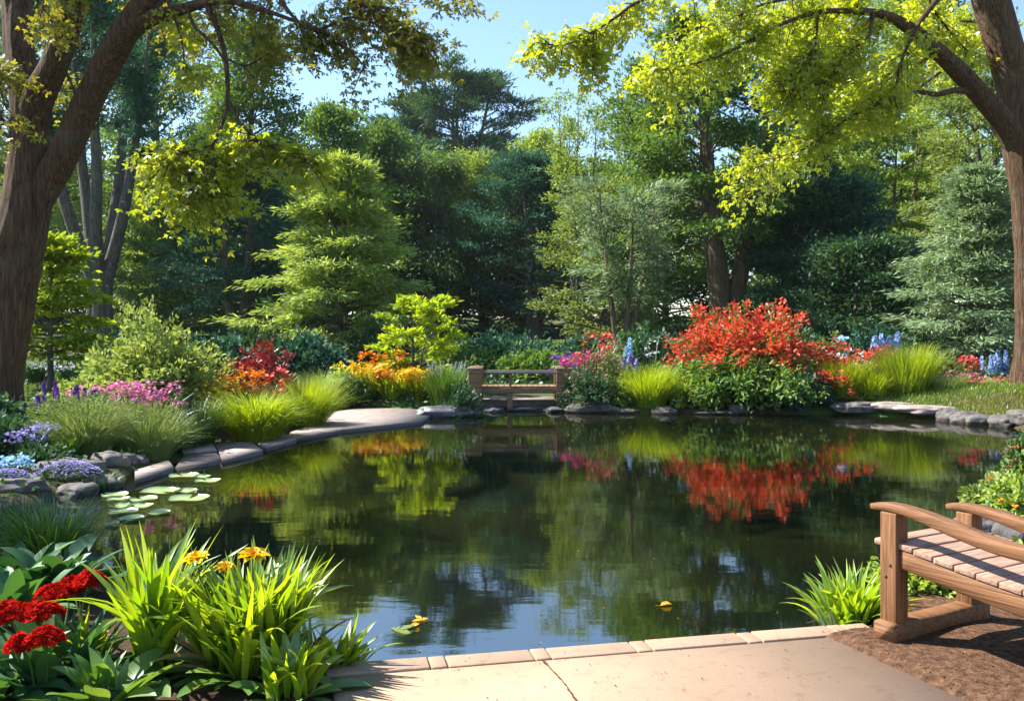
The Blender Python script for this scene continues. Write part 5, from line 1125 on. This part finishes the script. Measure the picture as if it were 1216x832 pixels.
# local frame: +X = towards the back (dv), +Y = across (wv)
ang = math.atan2(dv[1], dv[0]); zb = .012
root = thing('garden_bench', 'oiled wooden garden bench with curved arms, cut by the right edge of the picture', 'bench', (P0[0], P0[1], zb), rz=ang)
BW = .56
def sweep(mb, path, prof_w, prof_h, side=(0, 1, 0), bev=.01):
    """rectangular section swept along path in the local XZ plane (width along Y)"""
    P = np.asarray(path, float); T_ = unit(np.gradient(P, axis=0)); Y = np.array(side, float); k = len(P); V = []
    pw = np.broadcast_to(prof_w, (k,)); ph = np.broadcast_to(prof_h, (k,))
    for i in range(k):
        N = np.cross(T_[i], Y); N = N / np.linalg.norm(N); N = N if N[2] > 0 else -N; a, b = pw[i] / 2, ph[i] / 2; c = bev
        for u, v in ((-a + c, -b), (a - c, -b), (a, -b + c), (a, b - c), (a - c, b), (-a + c, b), (-a, b - c), (-a, -b + c)): V.append(P[i] + Y * u + N * v)
    idx = np.arange(k * 8).reshape(k, 8); q = np.stack([idx[:-1], np.roll(idx[:-1], -1, 1), np.roll(idx[1:], -1, 1), idx[1:]], -1).reshape(-1, 4)
    e = []
    for r, o in ((idx[0], 1), (idx[-1], -1)):
        for j in range(1, 7): e.append((r[0], r[j + 1], r[j]) if o > 0 else (r[0], r[j], r[j + 1]))
    mb.add(V, q, e)
# sled foot joining both front posts, and one at the back
for sx in (0, .98):
    mb = MB(); pth = [(sx, t, .050) for t in np.linspace(-.075, BW + .09, 16)]
    sweep(mb, pth, .10, np.interp(np.linspace(0, 1, 16), [0, .12, .5, .88, 1], [.10, .10, .088, .10, .10]), (1, 0, 0), .010); mb.build('foot', M['wood'], root)
armz = lambda s: .60 - .075 * sst(np.array(s) / .75) + .012 * np.sin(np.array(s) * 6)
for yy in (0, BW):
    lo = .055 if yy else 0
    mb = MB(); cuboid(mb, (0, yy, .095 + .2475 - lo / 2), (.085, .085, .495 - lo), None, .005); mb.build('leg', M['woodz'], root)
    mb = MB(); cuboid(mb, (.98, yy, .095 + .195), (.085, .085, .39), None, .008); mb.build('leg', M['woodz'], root)
    s = np.linspace(-.10, 1.12, 34); z = .612 - lo - .085 * sst((s + .02) / .62) - .03 * np.clip(-s - .03, 0, 1) * 4 + .0 * s
    mb = MB(); sweep(mb, np.stack([s, np.full(34, yy), z], 1), .075, np.interp(s, [-.10, -.04, .3, 1.1], [.026, .034, .056, .056]), (0, 1, 0), .006); mb.build('arm', M['wood'], root)
    s = np.linspace(.045, 1.0, 24); z = .395 - .10 * s / .9 - .012 * np.sin(s * 3.4)
    mb = MB(); sweep(mb, np.stack([s, np.full(24, yy), z], 1), .045, .085, (0, 1, 0), .006); mb.build('seat_rail', M['wood'], root)
# seat: slats parallel to the front foot
for i in range(10):
    s = -.035 + i * .098; z = .452 - .10 * max(0, s) / .9 - .012 * math.sin(max(0, s) * 3.4)
    mb = MB(); l0, l1_ = (-.035, BW + .035) if i else (.05, BW - .05)
    if i: cuboid(mb, (s, BW / 2, z), (.0925, BW - .0 + .05, .024), Matrix.Rotation(.11, 4, 'Y'), .003, 2)
    else: cuboid(mb, (s - .012, BW / 2, z - .008), (.088, BW + .05, .03), None, .010, 3)
    # grain runs across the seat, along local Y
    mb.v = [v for v in mb.v]
    sl = mb.build('slat', M['woodp'], root)
for yy in (-.043, BW - .043):                                     # pegs on the side faces of the front posts
    for zz in (.30, .355):
        mb = MB(); tube(mb, [(.012 if zz > .32 else -.012, yy + .004, zz), (.012 if zz > .32 else -.012, yy - .003, zz)], [.007, .007], 10); mb.build('peg', M['twig'], root)
mb = MB(); cuboid(mb, (.0, BW / 2, .385), (.035, BW - .10, .08), None, .006); mb.build('front_apron', M['wood'], root)
for i in range(6):
    yy = .03 + i * (BW - .06) / 5; mb = MB()
    cuboid(mb, (1.02, yy, .62), (.025, .085, .75), Matrix.Rotation(.28, 4, 'Y'), .006); mb.build('back_slat', M['woodz'], root)
